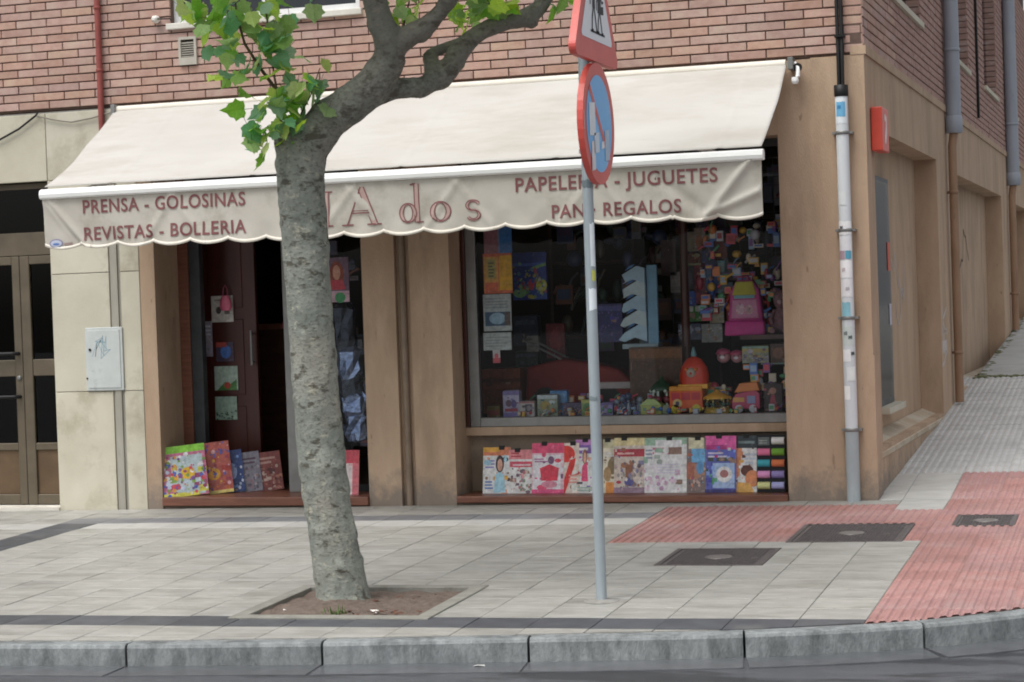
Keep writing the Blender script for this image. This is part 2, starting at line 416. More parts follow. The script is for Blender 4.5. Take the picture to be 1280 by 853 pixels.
for r_ in range(-2, 17):
    for c in range(-40, 6):
        x0, y0 = X0+c*TW, Y0+r_*TH; x, y = x0+TW/2, y0+TH/2
        h_ = TH
        if r_ == 16: h_ = -.02-y0; y = y0+h_/2
        if c >= 0 and False: continue
        poly = [(x0, y0), (x0+TW, y0), (x0+TW, y0+h_), (x0, y0+h_)]
        pc = clip(poly)
        if not pc or BED[0] < x < BED[1] and BED[2] < y < BED[3]: continue
        vis = x > -4.75-(y+4.7)*.60-.1 and x < 1.25+.35
        red = (c >= 0) or (c >= -6 and 10 <= r_ <= 15 and not (c >= -1 and r_ >= 15))
        if c >= 0 and r_ == 0: red = True
        if c == -1 and r_ >= 15: red = False
        name, me, m = 'tile', T_G, M_TILE
        if red: name, me, m = 'ribbed_tile', T_R, M_RED
        elif r_ == 0 and c < 0: me, m = T_D, M_TILED
        elif r_ == 14 and -20 <= c < -6: me, m = T_F, M_TILEF
        elif c == -20 and r_ < 15: me, m = T_D, M_TILED
        elif r_ == 13 or (c >= -1 and r_ >= 15): me, m = T_W, M_TILEW
        whole = len(pc) == 4 and all(abs(pc[q][0]-poly[q][0])+abs(pc[q][1]-poly[q][1]) < 1e-5 for q in range(4)) and r_ != 16
        if whole:
            me = cut_hole(me, x, y, m)
            if me: place(name, me, x, y, m, vis)
        else:
            if red:      # a cut ribbed tile: trim the shared mesh
                bm = bmesh.new(); bm.from_mesh(me)
                for i in range(len(KIN)-1):
                    a, b = KIN[i], KIN[i+1]; mid = (a+b)/2
                    if abs(mid.x-x)+abs(mid.y-y) > 2.2: continue
                    t = (b-a).normalized(); n = Vector((-t.y, t.x, 0))
                    bmesh.ops.bisect_plane(bm, geom=bm.verts[:]+bm.edges[:]+bm.faces[:], plane_co=(a.x-x+n.x*.004, a.y-y+n.y*.004, 0), plane_no=n, clear_inner=True)
                if r_ == 16:
                    for v in bm.verts: v.co.y *= h_/TH
                m2 = bpy.data.meshes.new('tile_cut'); bm.to_mesh(m2); bm.free(); m2.materials.append(m)
            else:
                b = MB(); pts = [(p[0]-x, p[1]-y) for p in pc]
                b.poly([(*p, 0) for p in pts], m)
                for q in range(len(pts)): b.poly([(*pts[q], -.012), (*pts[(q+1) % len(pts)], -.012), (*pts[(q+1) % len(pts)], 0), (*pts[q], 0)], m)
                # joints: shrink a little
                b.v = [(vx*.985, vy*.98, vz) for vx, vy, vz in b.v]
                m2 = b.mesh('tile_cut')
            place(name, m2, x, y, m, vis)
# up the side street: pale apron, ribbed grey paving, then smooth slabs
for r_ in range(0, 26):
    for c in range(-2, 6):
        x0, y0 = X0+c*TW, .0+r_*TH; x, y = x0+TW/2, y0+TH/2
        if x0 < -.2 or x > 2.25: continue
        wall = .0175*y
        if x+TW/2 < wall+.02: continue
        if r_ < 4: name, me, m = ('ribbed_tile', T_R, M_RED) if c >= 0 else ('tile', T_W, M_TILEW)
        else: name, me, m = 'ribbed_tile', T_RG, M_GRIB
        place(name, me, x, y, m, x < 1.3, TROT2)
M_SLAB = pm('smooth_street_slab', '#a9aaa8', '#9a9b99', scale=3, rough=.6, bump=.2, bscale=80, rand=.05, c3='#87887f', s3=1.1)
for k in range(9):
    for q in range(2):
        y0 = 7.82+k*1.1; xa = .0175*(y0+.5)+.0+q*1.2+.02; xb = xa+1.19
        b = MB(); hx_, hy = (xb-xa)/2-.004, .545
        b.box(-hx_, hx_, -hy, hy, -.012, .002, M_SLAB)
        x, y = (xa+xb)/2, y0+.55
        o = b.build('slab', pavement, (x, y, gz(x, y))); o.rotation_euler = TROT2
for (name, m), lst in rest.items():
    bm = bmesh.new()
    for me, mt in lst:
        n0 = len(bm.verts); bm.from_mesh(me); bm.verts.ensure_lookup_table()
        for v in bm.verts[n0:]: v.co = mt @ v.co
    me = bpy.data.meshes.new(name+'s_beyond'); bm.to_mesh(me); bm.free(); me.materials.append(m)
    o = link(name, me, pavement); o['kind'] = 'stuff'
# moss along the foot of the side wall where the slabs begin
M_MOSS = pm('moss', '#6d6f4e', '#5a5c44', scale=30, rough=.95, bump=.8)
ms = MB(); random.seed(3)
for k in range(130):
    x = random.uniform(.14, 1.3); y = 7.75+random.gauss(0, .05)
    if random.random() < .45: y = random.uniform(7.8, 15); x = .0175*y+.03+abs(random.gauss(0, .04))
    a = random.uniform(.01, .035)
    ms.ball((x, y, gz(x, y)+.002), a, M_MOSS, 6, 1.3, 1, .35)
o = ms.build('moss'); tag(o, 'thin strip of moss growing along the side street slabs', 'moss', None, 'stuff')

# tree bed
bed = bpy.data.objects.new('tree_bed', None); COL.objects.link(bed); bed.location = ((BED[0]+BED[1])/2, (BED[2]+BED[3])/2, gz((BED[0]+BED[1])/2, (BED[2]+BED[3])/2)); bed.rotation_euler = TROT
tag(bed, 'square tree bed of bare soil with a stone border', None, None, 'structure')
hw, hh = (BED[1]-BED[0])/2, (BED[3]-BED[2])/2
for (a, b, c, d) in ((-hw-.075, hw+.075, -hh-.075, -hh+.012), (-hw-.075, hw+.075, hh-.012, hh+.075), (-hw-.075, -hw+.012, -hh+.014, hh-.014), (hw-.012, hw+.075, -hh+.014, hh-.014)):
    m = MB(); m.box(a, b, c, d, -.06, .009, M_BED); bevel(m.build('border_stone', bed), .004)
m = MB(); n = 34; random.seed(5)
gp = [[None]*(n+1) for _ in range(n+1)]
for i in range(n+1):
    for j in range(n+1):
        x, y = -hw+.005+(2*hw-.01)*i/n, -hh+.005+(2*hh-.01)*j/n
        q = noise.noise(Vector((x*9, y*9, 1)))*.012+noise.noise(Vector((x*30, y*30, 4)))*.006
        dx, dy = x+.17, y+.05
        gp[i][j] = (x, y, -.018+q+.035*math.exp(-(dx*dx+dy*dy)/.06))
for i in range(n):
    for j in range(n): m.poly([gp[i][j], gp[i+1][j], gp[i+1][j+1], gp[i][j+1]], M_SOIL, True)
m.build('soil', bed)
# litter and weeds in the bed
M_STRAW = pm('dry_leaf', '#6e4a3a', '#54382d', scale=20, rough=.9); M_WEED = pm('weed_leaf', '#5d7a3a', '#48622c', scale=10, rough=.6)
lt = MB()
for k in range(46):
    x, y = random.gauss(.18, .13), -hh+.13+abs(random.gauss(0, .045)); a = random.uniform(0, 6.3); s_ = random.uniform(.008, .022)
    if k > 30: x, y = random.uniform(-hw+.1, hw-.1), random.uniform(-hh+.1, hh-.1)
    z = -.012+random.uniform(0, .012)
    lt.poly([(x+s_*math.cos(a+q)*(1.6 if q in (0, 3.1) else .7), y+s_*math.sin(a+q), z+random.uniform(-.004, .01)) for q in (0, 1.5, 3.1, 4.6)], M_STRAW if k % 9 else flat('#e6e2dc'))
o = lt.build('litter'); o.parent = bed; o['kind'] = 'stuff'
wd = MB()
for k in range(40):
    x, y = random.gauss(-.02, .04), -hh+.12+abs(random.gauss(0, .03)); a = random.uniform(0, 6.3); hgt = random.uniform(.02, .075)
    wd.poly([(x-.005*math.sin(a), y+.005*math.cos(a), -.02), (x+.005*math.sin(a), y-.005*math.cos(a), -.02), (x+.02*math.cos(a), y+.02*math.sin(a), hgt-.02)], M_WEED)
o = wd.build('weeds'); o.parent = bed; o['kind'] = 'stuff'

# cast iron covers in the pavement
def cover(label, x0, x1, y0, y1, style):
    x, y = (x0+x1)/2, (y0+y1)/2; w, h = (x1-x0)/2, (y1-y0)/2
    t = thing('manhole_cover', label, 'manhole cover', (x, y, gz(x, y)), 'iron covers set in the pavement', TROT)
    f = MB()
    for (a, b, c, d) in ((-w, w, -h, -h+.03), (-w, w, h-.03, h), (-w, -w+.03, -h+.031, h-.031), (w-.03, w, -h+.031, h-.031)): f.box(a, b, c, d, -.03, .0015, M_IRON)
    f.build('frame', t)
    p = MB(); p.box(-w+.036, w-.036, -h+.036, h-.036, -.03, -.004, M_IRON)
    nx, ny = int((w-.05)/.022), int((h-.05)/.022)
    for i in range(-nx, nx+1):
        for j in range(-ny, ny+1):
            if (i+j) % 2: continue
            cx, cy = i*.022, j*.022
            if cx*cx+cy*cy < .09**2: continue
            p.box(cx-.008, cx+.008, cy-.008, cy+.008, -.0035, .0015, M_IRON)
    p.build('lid', t)
    c = MB(); c.lathe([(.085, -.004), (.085, .0012), (.06, .002), (.055, .0005), (0.02, .0005)], (0, 0, 0), pm('worn_iron', '#8b8683', '#76716e', scale=20, rough=.45, metal=.3), 20); c.build('badge', t)
cover('dark square iron cover in grey tiles, nearest to the sign post', *HOLES[0], 0)
cover('wide dark iron cover between the red strip and the grey tiles', *HOLES[1], 0)
cover('small dark iron cover set inside the red ribbed paving', *HOLES[2], 0)

# ------------------------------------------------------------------ building
M_BRICK = pm('clay_brick', '#b79588', '#a98679', scale=12, rough=.85, bump=.35, bscale=90, rand=.11, c3='#b9a08f', s3=4, lo=.48, hi=.68)
M_BRICKS = pm('clay_brick_mixed', '#b39186', '#9b7b71', scale=3.2, rough=.85, bump=.35, bscale=90, c3='#b5a199', s3=7, lo=.52, hi=.66, stretch=(1, 1, 4))
M_MORT = pm('mortar', '#6c5a51', '#5d4d46', scale=25, rough=.95)
M_PLAS = pm('tan_plaster', '#bda48c', '#ab927b', scale=2.2, rough=.88, bump=.45, bscale=90, c3='#94806b', s3=1.3, lo=.5, hi=.74, stretch=(1.6, 1.6, .45), splash='#77706a', spots='#8a735f', sp_s=11, sp_lo=.69)
M_PLASD = pm('tan_plaster_dirty', '#a08f7f', '#948473', scale=3, rough=.9, bump=.3, bscale=60, c3='#7f776d', s3=2.4, lo=.45, hi=.62)
M_STONE = pm('cream_stone', '#cac5b3', '#bdb7a4', scale=2.2, rough=.7, bump=.12, bscale=50, rand=.04, c3='#a39b85', s3=1.7, lo=.53, hi=.72)
M_WHITEST = pm('white_marble', '#d8d4ca', '#c6c1b6', scale=6, rough=.5)
M_CONDM = pm('grey_conduit', '#a9a599', '#979388', scale=6, rough=.6, c3='#7d786d', s3=3, stretch=(1, 1, .3))
M_BRONZE = pm('bronze_anodised', '#6b6151', '#5d5446', scale=5, rough=.4, metal=.35, spec=.5)
M_BRONZP = pm('bronze_panel', '#6e5a45', '#5f4d3b', scale=4, rough=.45, metal=.25)
M_ALU = pm('grey_aluminium', '#8a8a88', '#7b7b79', scale=7, rough=.42, metal=.45, spec=.5)
M_ALUD = pm('dark_frame', '#4a4d50', '#3d4043', scale=7, rough=.45, metal=.35)
M_WOOD = pm('varnished_wood', '#7d5140', '#673f30', scale=5, rough=.4, stretch=(1, 1, 9), bump=.15, spec=.5)
M_WOODR = pm('red_brown_wood', '#4f261d', '#391a14', scale=4, rough=.35, stretch=(1, 1, .2), spec=.5)
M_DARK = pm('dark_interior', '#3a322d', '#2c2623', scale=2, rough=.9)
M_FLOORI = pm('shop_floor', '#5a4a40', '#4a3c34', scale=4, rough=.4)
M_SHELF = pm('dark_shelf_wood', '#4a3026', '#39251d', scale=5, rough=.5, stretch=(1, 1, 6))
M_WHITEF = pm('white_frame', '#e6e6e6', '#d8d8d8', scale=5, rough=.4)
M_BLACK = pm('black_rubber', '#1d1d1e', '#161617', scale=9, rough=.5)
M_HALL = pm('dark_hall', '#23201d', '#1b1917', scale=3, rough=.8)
G_SHOP = glass_mat('shop_glass', (.93, .95, .95))
G_DOOR = glass_mat('tinted_glass', (.35, .33, .3), .01)
G_SIDE = glass_mat('brown_reflection_glass', (.45, .40, .34), .15, 1.12)  # brown tint and weak gloss stand in for dark buildings reflected opposite
G_WIN = glass_mat('window_glass', (.5, .55, .6), .01, 1.6)

def pane(mb, a, b, y, c, d, m): mb.poly([(a, y, c), (b, y, c), (b, y, d), (a, y, d)], m)
bld = thing('corner_building', 'brick corner building with a tan plastered shop front and cream stone entrance', 'building')

# --- upper brick face to the street
BZ, BP, BLN = 3.325, .0690, .290
WINH = (-5.66, -3.99, 3.925, 5.6)
wl = MB(); holed(wl, -13.9, .0, BZ-.012, 6.2, .020, .3, [WINH], M_MORT)
wl.box(-13.9, 0.0, .03, .3, 3.29, BZ-.013, M_MORT)
brickwall = wl.build('brick_wall', bld)
def brick_mesh(w, m):
    b = MB(); a, c, e = w/2-.0045, BP/2-.0055, .003; y0, y1 = 0, .03
    o_ = [(-a,-c),(a,-c),(a,c),(-a,c)]; i_ = [(-a+e,-c+e),(a-e,-c+e),(a-e,c-e),(-a+e,c-e)]
    b.poly([(x, y0, z) for x, z in i_], m)
    for q in range(4):
        r_ = (q+1) % 4
        b.poly([(o_[q][0], y0+e, o_[q][1]), (o_[r_][0], y0+e, o_[r_][1]), (i_[r_][0], y0, i_[r_][1]), (i_[q][0], y0, i_[q][1])], m)
        b.poly([(o_[q][0], y1, o_[q][1]), (o_[r_][0], y1, o_[r_][1]), (o_[r_][0], y0+e, o_[r_][1]), (o_[q][0], y0+e, o_[q][1])], m)
    return b.mesh('brick')
BM = {}
def bmsh(w):
    k = round(w, 3)
    if k not in BM: BM[k] = brick_mesh(k, M_BRICK)
    return BM[k]
def courses(parent, x0, x1, nrow, holes, visible, rest_to, z0=BZ, edge=0.0, mat_rest=None):
    lots = []
    for r_ in range(nrow):
        z = z0+BP*(r_+.5); x = x1; half = (r_ % 2 == 0)
        first = True
        while x > x0+.02:
            w = BLN*.5 if (first and half) else BLN
            first = False
            a, b = max(x-w, x0), x; x -= w
            segs = [(a, b)]
            for h in holes:
                if h[2] < z < h[3]:
                    ns = []
                    for (p, q) in segs:
                        if q <= h[0] or p >= h[1]: ns.append((p, q)); continue
                        if p < h[0]-.02: ns.append((p, h[0]))
                        if q > h[1]+.02: ns.append((h[1], q))
                    segs = ns
            for (p, q) in segs:
                if q-p > .03: lots.append(((p+q)/2, z, q-p))
    vis = [l for l in lots if visible(l[0], l[1])]
    bm = bmesh.new()
    for (x, z, w) in lots:
        if (x, z, w) in vis[:1]: pass
    vs = set(vis)
    for (x, z, w) in lots:
        jy = random.uniform(-.0025, .0025)
        if (x, z, w) in vs:
            link('brick', bmsh(w), parent, (x, jy, z))
        else:
            n0 = len(bm.verts); bm.from_mesh(bmsh(w)); bm.verts.ensure_lookup_table()
            for v in bm.verts[n0:]: v.co += Vector((x, jy, z))
    me = bpy.data.meshes.new('bricks'); bm.to_mesh(me); bm.free(); me.materials.append(mat_rest or M_BRICKS)
    o = link('bricks', me, rest_to); o['kind'] = 'stuff'
    return len(vis)
random.seed(11)
nb = courses(brickwall, -13.9, -.002, 38, [WINH], lambda x, z: -7.5 < x and z < 4.36-.082*(x+7.3)*1.0-.0, brickwall)
print('front bricks', nb)
# upper window over the awning
uw = MB(); x0, x1, z0, z1 = WINH
f_ = .055
for (a, b, c, d) in ((x0, x1, z0+.03, z0+.03+f_), (x0, x0+f_, z0+.03+f_, z1), (x1-f_, x1, z0+.03+f_, z1), ((x0+x1)/2-.04, (x0+x1)/2+.04, z0+.03+f_, z1)): uw.box(a, b, .07, .12, c, d, M_WHITEF)
win = uw.build('window', bld)
g = MB(); g.box(x0+f_, x1-f_, .09, .1, z0+.08, z1, G_WIN); g.build('pane', win)
g = MB(); g.box(x0, x1, .35, .4, z0-.1, z1, pm('blue_grey_blind', '#55606e', '#4a5462', scale=4, rough=.8)); g.box(x0, x1, .13, .3, z0-.2, z0-.004, M_MORT); g.build('blind', win)
g = MB(); g.box(x0-.03, x1+.03, -.035, .068, z0-.022, z0+.028, M_WHITEST); bevel(g.build('sill', win), .006)

# --- street front at ground level
pw = MB()
pw.box(-6.03, -5.895, 0, .6, -.14, 3.30, M_PLAS)
pw.box(-4.05, -3.77, 0, .6, -.1, 2.75, M_PLAS)
pw.box(-3.77, -3.645, .05, .6, -.1, 2.75, M_PLAS)
pw.box(-3.645, -3.308, .002, .6, -.1, 2.75, M_PLAS)
pw.box(-5.895, -.66, .004, .3, 2.75, 3.298, M_PLAS)
pw.box(-.66, -.002, 0, .45, -.05, 3.30, M_PLAS)
pw.box(-.660, -.0, -.010, 0, -.05, 1.075, M_PLAS)        # plinth course of the corner pier
pw.box(-3.308, -.66, .29, .45, .50, .566, M_PLAS)
pw.box(-5.895, -4.05, .03, .6, -.14, -.03, M_PLASD)
pw.box(-3.308, -.66, .03, .6, -.1, -.012, M_PLASD)
pw.box(-3.308, -.66, .40, .45, -.012, .50, M_PLASD)
pw.build('plaster_front', bld)
# splashed foot of the piers
for (a, b, yy) in ():
    ft = MB(); n = 20; top = []
    for i in range(n+1):
        x = a+(b-a)*i/n; top.append((x, yy, .10+.09*noise.noise(Vector((x*3, 0, 2)))+.05*noise.noise(Vector((x*13, 0, 5)))))
    for i in range(n): ft.poly([(top[i][0], yy, -.06), (top[i+1][0], yy, -.06), top[i+1], top[i]], M_PLASD)
    ft.build('grime', bld, fix=False)
# downpipe groove
gp_ = MB(); gp_.tube([(-3.715, .035, -.05), (-3.715, .035, 2.75)], .028, pm('brown_pipe', '#8d7b6b', '#7d6c5d', scale=6, rough=.6), 10)
gp_.build('pipe', bld)
# cream stone
def slab(x0, x1, z0, z1, y=-.006, d=.06):
    m = MB(); g = .003; m.box(x0+g, x1-g, y, y+d, z0+g, z1-g, M_STONE); return bevel(m.build('stone_slab', bld), .003, 1)
b = MB(); b.box(-6.858, -6.032, .012, .5, -.14, 3.3, M_JOINT); b.box(-13.9, -6.858, .012, .3, 2.735, 3.3, M_JOINT); b.build('backing', bld)
for (z0, z1) in ((-.11, .935), (.935, 1.93), (1.93, 2.72)):
    slab(-6.86, -6.312, z0, z1); slab(-6.212, -6.03, z0, z1)
slab(-6.86, -6.03, 2.72, 3.29)
for (a, b_) in ((-13.9, -12.4), (-12.4, -11), (-11, -9.6), (-9.6, -8.25), (-8.25, -6.86)): slab(a, b_, 2.72, 3.29)
m = MB(); m.box(-6.862, -6.85, .0, .2, -.11, 2.72, M_STONE); m.build('jamb', bld)
b = MB(); b.box(-13.9, -9.2, 0, .3, -.25, 2.72, M_STONE); b.build('stone_wall', bld)
b = MB(); b.box(-6.29, -6.235, -.012, .03, -.1, .95, M_CONDM); b.box(-6.285, -6.235, -.012, .03, 1.4, 2.7, M_CONDM); b.box(-6.31, -6.213, .004, .012, -.1, 2.72, M_CONDM); b.build('conduit', bld)

# entrance with bronze framed doors
ent = MB(); EY = .12
xl, xr = -9.2, -6.852
def rect(mb, a, b, c, d, m, y=EY, t=.045): mb.box(a, b, y, y+t, c, d, m)
xm0, xm1 = (-7.312, -7.165)
xm = (xm0+xm1)/2
rect(ent, xl, xr, 2.105, 2.30, M_BRONZE); rect(ent, xl, xr, 2.67, 2.72, M_BRONZE)
rect(ent, xr-.022, xr, -.03, 2.105, M_BRONZE); rect(ent, xl, xl+.06, -.03, 2.105, M_BRONZE); rect(ent, xr-.022, xr, 2.3, 2.67, M_BRONZE)
ent.box(xl, xr, .08, .5, -.1, -.032, M_WHITEST)
entr = ent.build('entrance', bld)
bevel(entr, .004, 1)
g = MB(); pane(g, xl, xr-.022, EY+.02, 2.3, 2.67, G_DOOR); g.build('transom_pane', entr)
def leaf(a, b, handle):
    m = MB()
    st = .075 if handle else .09
    lw, rw = (.07, st) if handle else (st, .02)
    rect(m, a, a+lw, -.025, 2.10, M_BRONZE, EY-.002, .05); rect(m, b-rw, b, -.025, 2.10, M_BRONZE, EY-.002, .05)
    rect(m, a+lw, b-rw, 2.03, 2.10, M_BRONZE, EY, .045); rect(m, a+lw, b-rw, 1.075, 1.215, M_BRONZE, EY+.004, .04)
    rect(m, a+lw, b-rw, .44, .50, M_BRONZE, EY+.002, .042); rect(m, a+lw, b-rw, -.025, .06, M_BRONZE, EY+.002, .042)
    rect(m, a+lw, b-rw, .06, .44, M_BRONZP, EY+.02, .02)
    d = m.build('door', bld); bevel(d, .004, 1)
    p = MB(); pane(p, a+lw, b-rw, EY+.02, .50, 1.075, G_DOOR); p.build('pane', d); p = MB(); pane(p, a+lw, b-rw, EY+.02, 1.215, 2.03, G_DOOR); p.build('pane', d)
    if handle:
        h = MB()
        for z in (1.27, .90): h.tube([(b-.66, EY-.055, z), (b-.07, EY-.055, z), (b-.035, EY-.02, z), (b-.035, EY, z)], .016, M_BLACK, 8)
        h.tube([(b-.66, EY-.055, .90), (b-.66, EY-.055, 1.27)], .016, M_BLACK, 8)
        h.build('handle', d)
        k = MB(); k.lathe([(.022, 0), (.022, -.012), (.01, -.02)], (b-.035, EY-.002, 1.06), M_ALU, 12, 'y'); k.build('lock', d)
leaf(xl+.06, xm+.0, True); leaf(xm+.004, xr-.023, False)
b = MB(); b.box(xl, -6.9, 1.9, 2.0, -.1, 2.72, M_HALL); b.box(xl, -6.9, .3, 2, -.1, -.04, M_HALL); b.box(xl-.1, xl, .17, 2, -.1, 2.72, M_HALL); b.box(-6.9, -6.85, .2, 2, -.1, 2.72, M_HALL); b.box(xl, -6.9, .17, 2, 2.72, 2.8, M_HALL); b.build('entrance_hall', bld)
b = MB(); b.box(-9.3, -6.862, -.02, .078, -.13, -.04, M_WHITEST); b.build('threshold', bld)

# shop room behind the openings
b = MB()
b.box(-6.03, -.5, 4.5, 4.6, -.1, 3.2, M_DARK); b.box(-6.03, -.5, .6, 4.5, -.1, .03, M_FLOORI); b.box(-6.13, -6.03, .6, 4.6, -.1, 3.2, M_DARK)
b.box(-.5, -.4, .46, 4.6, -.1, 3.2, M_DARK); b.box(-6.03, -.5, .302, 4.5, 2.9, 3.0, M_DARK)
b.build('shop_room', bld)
# wood sills
for (a, c) in ((-5.885, -4.052), (-3.30, -.664)):
    m = MB(); m.box(a, c, -.035, .40 if a > -4 else .70, -.010 if a > -4 else -.028, .042, M_WOOD); bevel(m.build('sill', bld), .006)
# shop window
WX0, WX1, WZ0, WZ1, WY = -3.300, -.662, .568, 2.75, .30
m = MB()
m.box(WX0, WX0+.03, WY-.03, WY+.06, WZ0, WZ1, M_WOODR)
m.box(WX0+.03, WX0+.115, WY-.01, WY+.05, WZ0, WZ1, M_ALU)
m.box(WX1-.04, WX1, WY-.01, WY+.05, WZ0, WZ1, M_ALUD)
m.box(WX0+.115, WX1-.04, WY-.012, WY+.05, WZ0, WZ0+.075, M_ALU)
m.box(WX0+.115, WX1-.04, WY-.01, WY+.05, WZ1-.06, WZ1, M_ALUD)
sw_ = m.build('shop_window', bld); bevel(sw_, .005, 1)
m = MB(); pane(m, WX0+.115, WX1-.04, WY+.012, WZ0+.075, WZ1-.06, G_SHOP); m.build('pane', sw_)
# display bench, its back board, upper shelf board on the right
m = MB(); m.box(-3.2, -.66, .46, 1.35, .56, .63, M_SHELF); m.build('display_bench', bld)
m = MB()
m.box(-.98, -.52, .75, 1.2, 1.0, 1.012, pm('glass_shelf_edge', '#8fa8a0', '#7e968f', scale=5, rough=.2)); m.box(-1.15, -.52, .8, 1.35, 1.20, 1.235, M_WOODR); m.build('shelf', bld)
m = MB()
for z in (1.2, 1.55, 1.9, 2.25): m.box(-3.4, -1.0, 3.2, 3.6, z, z+.03, M_SHELF)
for x in (-3.4, -2.6, -1.8, -1.0): m.box(x-.015, x+.015, 3.2, 3.6, .03, 2.6, M_SHELF)
m.build('shelf', bld)
m = MB(); m.tube([(-1.62, .95, .63), (-1.62, .95, 2.75)], .035, M_WOODR, 10); m.build('post', bld)
# doorway: jambs, centre post, door leaf
m = MB(); jx0, jx1 = -5.893, -5.80
m.box(jx0, jx1, .42, .50, .03, 2.75, M_WOOD); m.box(jx1, jx1+.10, .44, .52, .03, 2.75, M_ALUD)
px0, px1 = (-4.917, -4.809)
m.box(px0, px1, .38, .46, .042, 2.75, M_ALU)
m.box(-4.09, -4.05, .38, .46, .042, 2.75, M_ALUD); m.box(px1, -4.09, .385, .455, .042, .10, M_ALUD)
df = m.build('shop_doorway', bld); bevel(df, .004, 1)
m = MB(); pane(m, px1, -4.09, .41, .10, 2.75, G_SHOP); m.build('pane', df)
DLX0, DLX1 = (-5.832, -5.333)
m = MB(); m.box(DLX0, DLX1, .75, .80, .05, 2.6, M_WOODR)
for (a, c) in ((.15, .75), (.85, 1.5), (1.6, 2.5)): m.box(DLX0+.06, DLX1-.12, .742, .75, a, c, M_WOODR)
dl = m.build('door', bld); bevel(dl, .004, 1)
m = MB(); hx0 = (-5.360)
hx0 = hx0 if isinstance(hx0, float) else hx0[0]
m.tube([(hx0, .69, 1.10), (hx0, .69, 1.40)], .013, M_ALU, 8); m.tube([(hx0, .69, 1.13), (hx0, .75, 1.13)], .008, M_ALU, 6); m.tube([(hx0, .69, 1.37), (hx0, .75, 1.37)], .008, M_ALU, 6); m.build('handle', dl)

# --- side wall (built along local x = up the street, local -y = outwards)
def sbuild(mb, name, parent=bld, **k):
    o = mb.build(name, parent); o.rotation_euler = SROT; return o
SL = 17.5
SH = [(.9, 3.62, 3.96, 5.6), (6.2, 8.05, 3.96, 5.6), (10.0, 11.8, 3.98, 5.6), (13.9, 15.2, 3.98, 5.6)]
m = MB(); holed(m, .0, SL, BZ+.05, 6.2, .016, .14, SH, M_MORT); m.box(.3, SL, .141, .3, BZ, 6.2, M_MORT)
sbw = sbuild(m, 'side_brick_wall')
random.seed(12)
nb2 = courses(sbw, .002, SL, 36, SH, lambda x, z: x < 1.75 and z < 4.0, sbw, z0=BZ+.055)
print('side bricks', nb2)
# jamb bricks of the side windows, which face down the street
m = MB()
for h in SH:
    for r_ in range(24):
        z = h[2]+.03+BP*(r_+.5)
        m.box(h[1]-.004, h[1]+.02, .008, .138, z-BP/2+.006, z+BP/2-.006, M_BRICKS)
o = m.build('jamb_bricks', sbw); o['kind'] = 'stuff'
for h in SH:
    m = MB(); m.box(h[0]-.03, h[1]+.04, -.03, .14, h[2]-.03, h[2]+.02, M_STONE); o = m.build('sill', sbw)
    m = MB(); m.box(h[0], h[1]-.01, .125, .14, h[2]+.03, h[3], G_WIN); o = m.build('pane', sbw)
m = MB(); m.box(-.004, SL, -.016, .1, BZ-.015, BZ+.052, M_PLAS); sbuild(m, 'string_course')
m = MB()
zb = lambda s_: .072*s_
RC = [(.26, 4.55, .36, 2.79), (6.15, 12.0, .50, 2.74), (13.95, SL-.3, 1.0, 2.72)]
holed(m, .0, SL, -.3, BZ-.016, .0, .21, RC, M_PLAS)
m.box(.005, SL, .211, .4, -.2, BZ-.016, M_PLAS)
m.box(-.0115, .262, -.010, .0, -.2, 1.075, M_PLAS)
sbuild(m, 'plaster_side')
# sloped, worn bottom of the recesses
M_LEDGE = pm('worn_ledge', '#b9aa95', '#aa9882', scale=4, rough=.85, bump=.3, bscale=70, c3='#bfb6a6', s3=2.5, lo=.45, hi=.65)
m = MB()
for (a, b_, z0, z1) in RC:
    m.poly([(a, -.012, z0-.035), (b_, -.012, z0-.035+.0), (b_, .205, z0+.05), (a, .205, z0+.05)], M_LEDGE)
    m.poly([(a, -.012, z0-.035), (b_, -.012, z0-.035), (b_, -.012, z0-.07), (a, -.012, z0-.07)], M_LEDGE)
    m.poly([(a, -.012, z0-.07), (b_, -.012, z0-.07), (b_, .01, z0-.09), (a, .01, z0-.09)], M_LEDGE)
sbuild(m, 'ledge')
m = MB(); m.box(1.45, 2.36, .17, .207, .58, 2.50, M_ALUD); o = sbuild(m, 'side_window')
so = o
m = MB(); pane(m, 1.50, 2.28, .160, .66, 2.46, G_SIDE); m.build('pane', so)
m = MB(); m.box(1.40, 2.42, .08, .2, .55, .60, M_STONE); m.build('sill', so)
m = MB(); m.box(2.10, 2.24, .155, .158, 1.72, 1.96, flat('#c8553a')); m.build('sticker', so); m = MB(); m.box(2.12, 2.24, .155, .158, 1.26, 1.44, flat('#b9b6c4')); m.build('sticker', so)
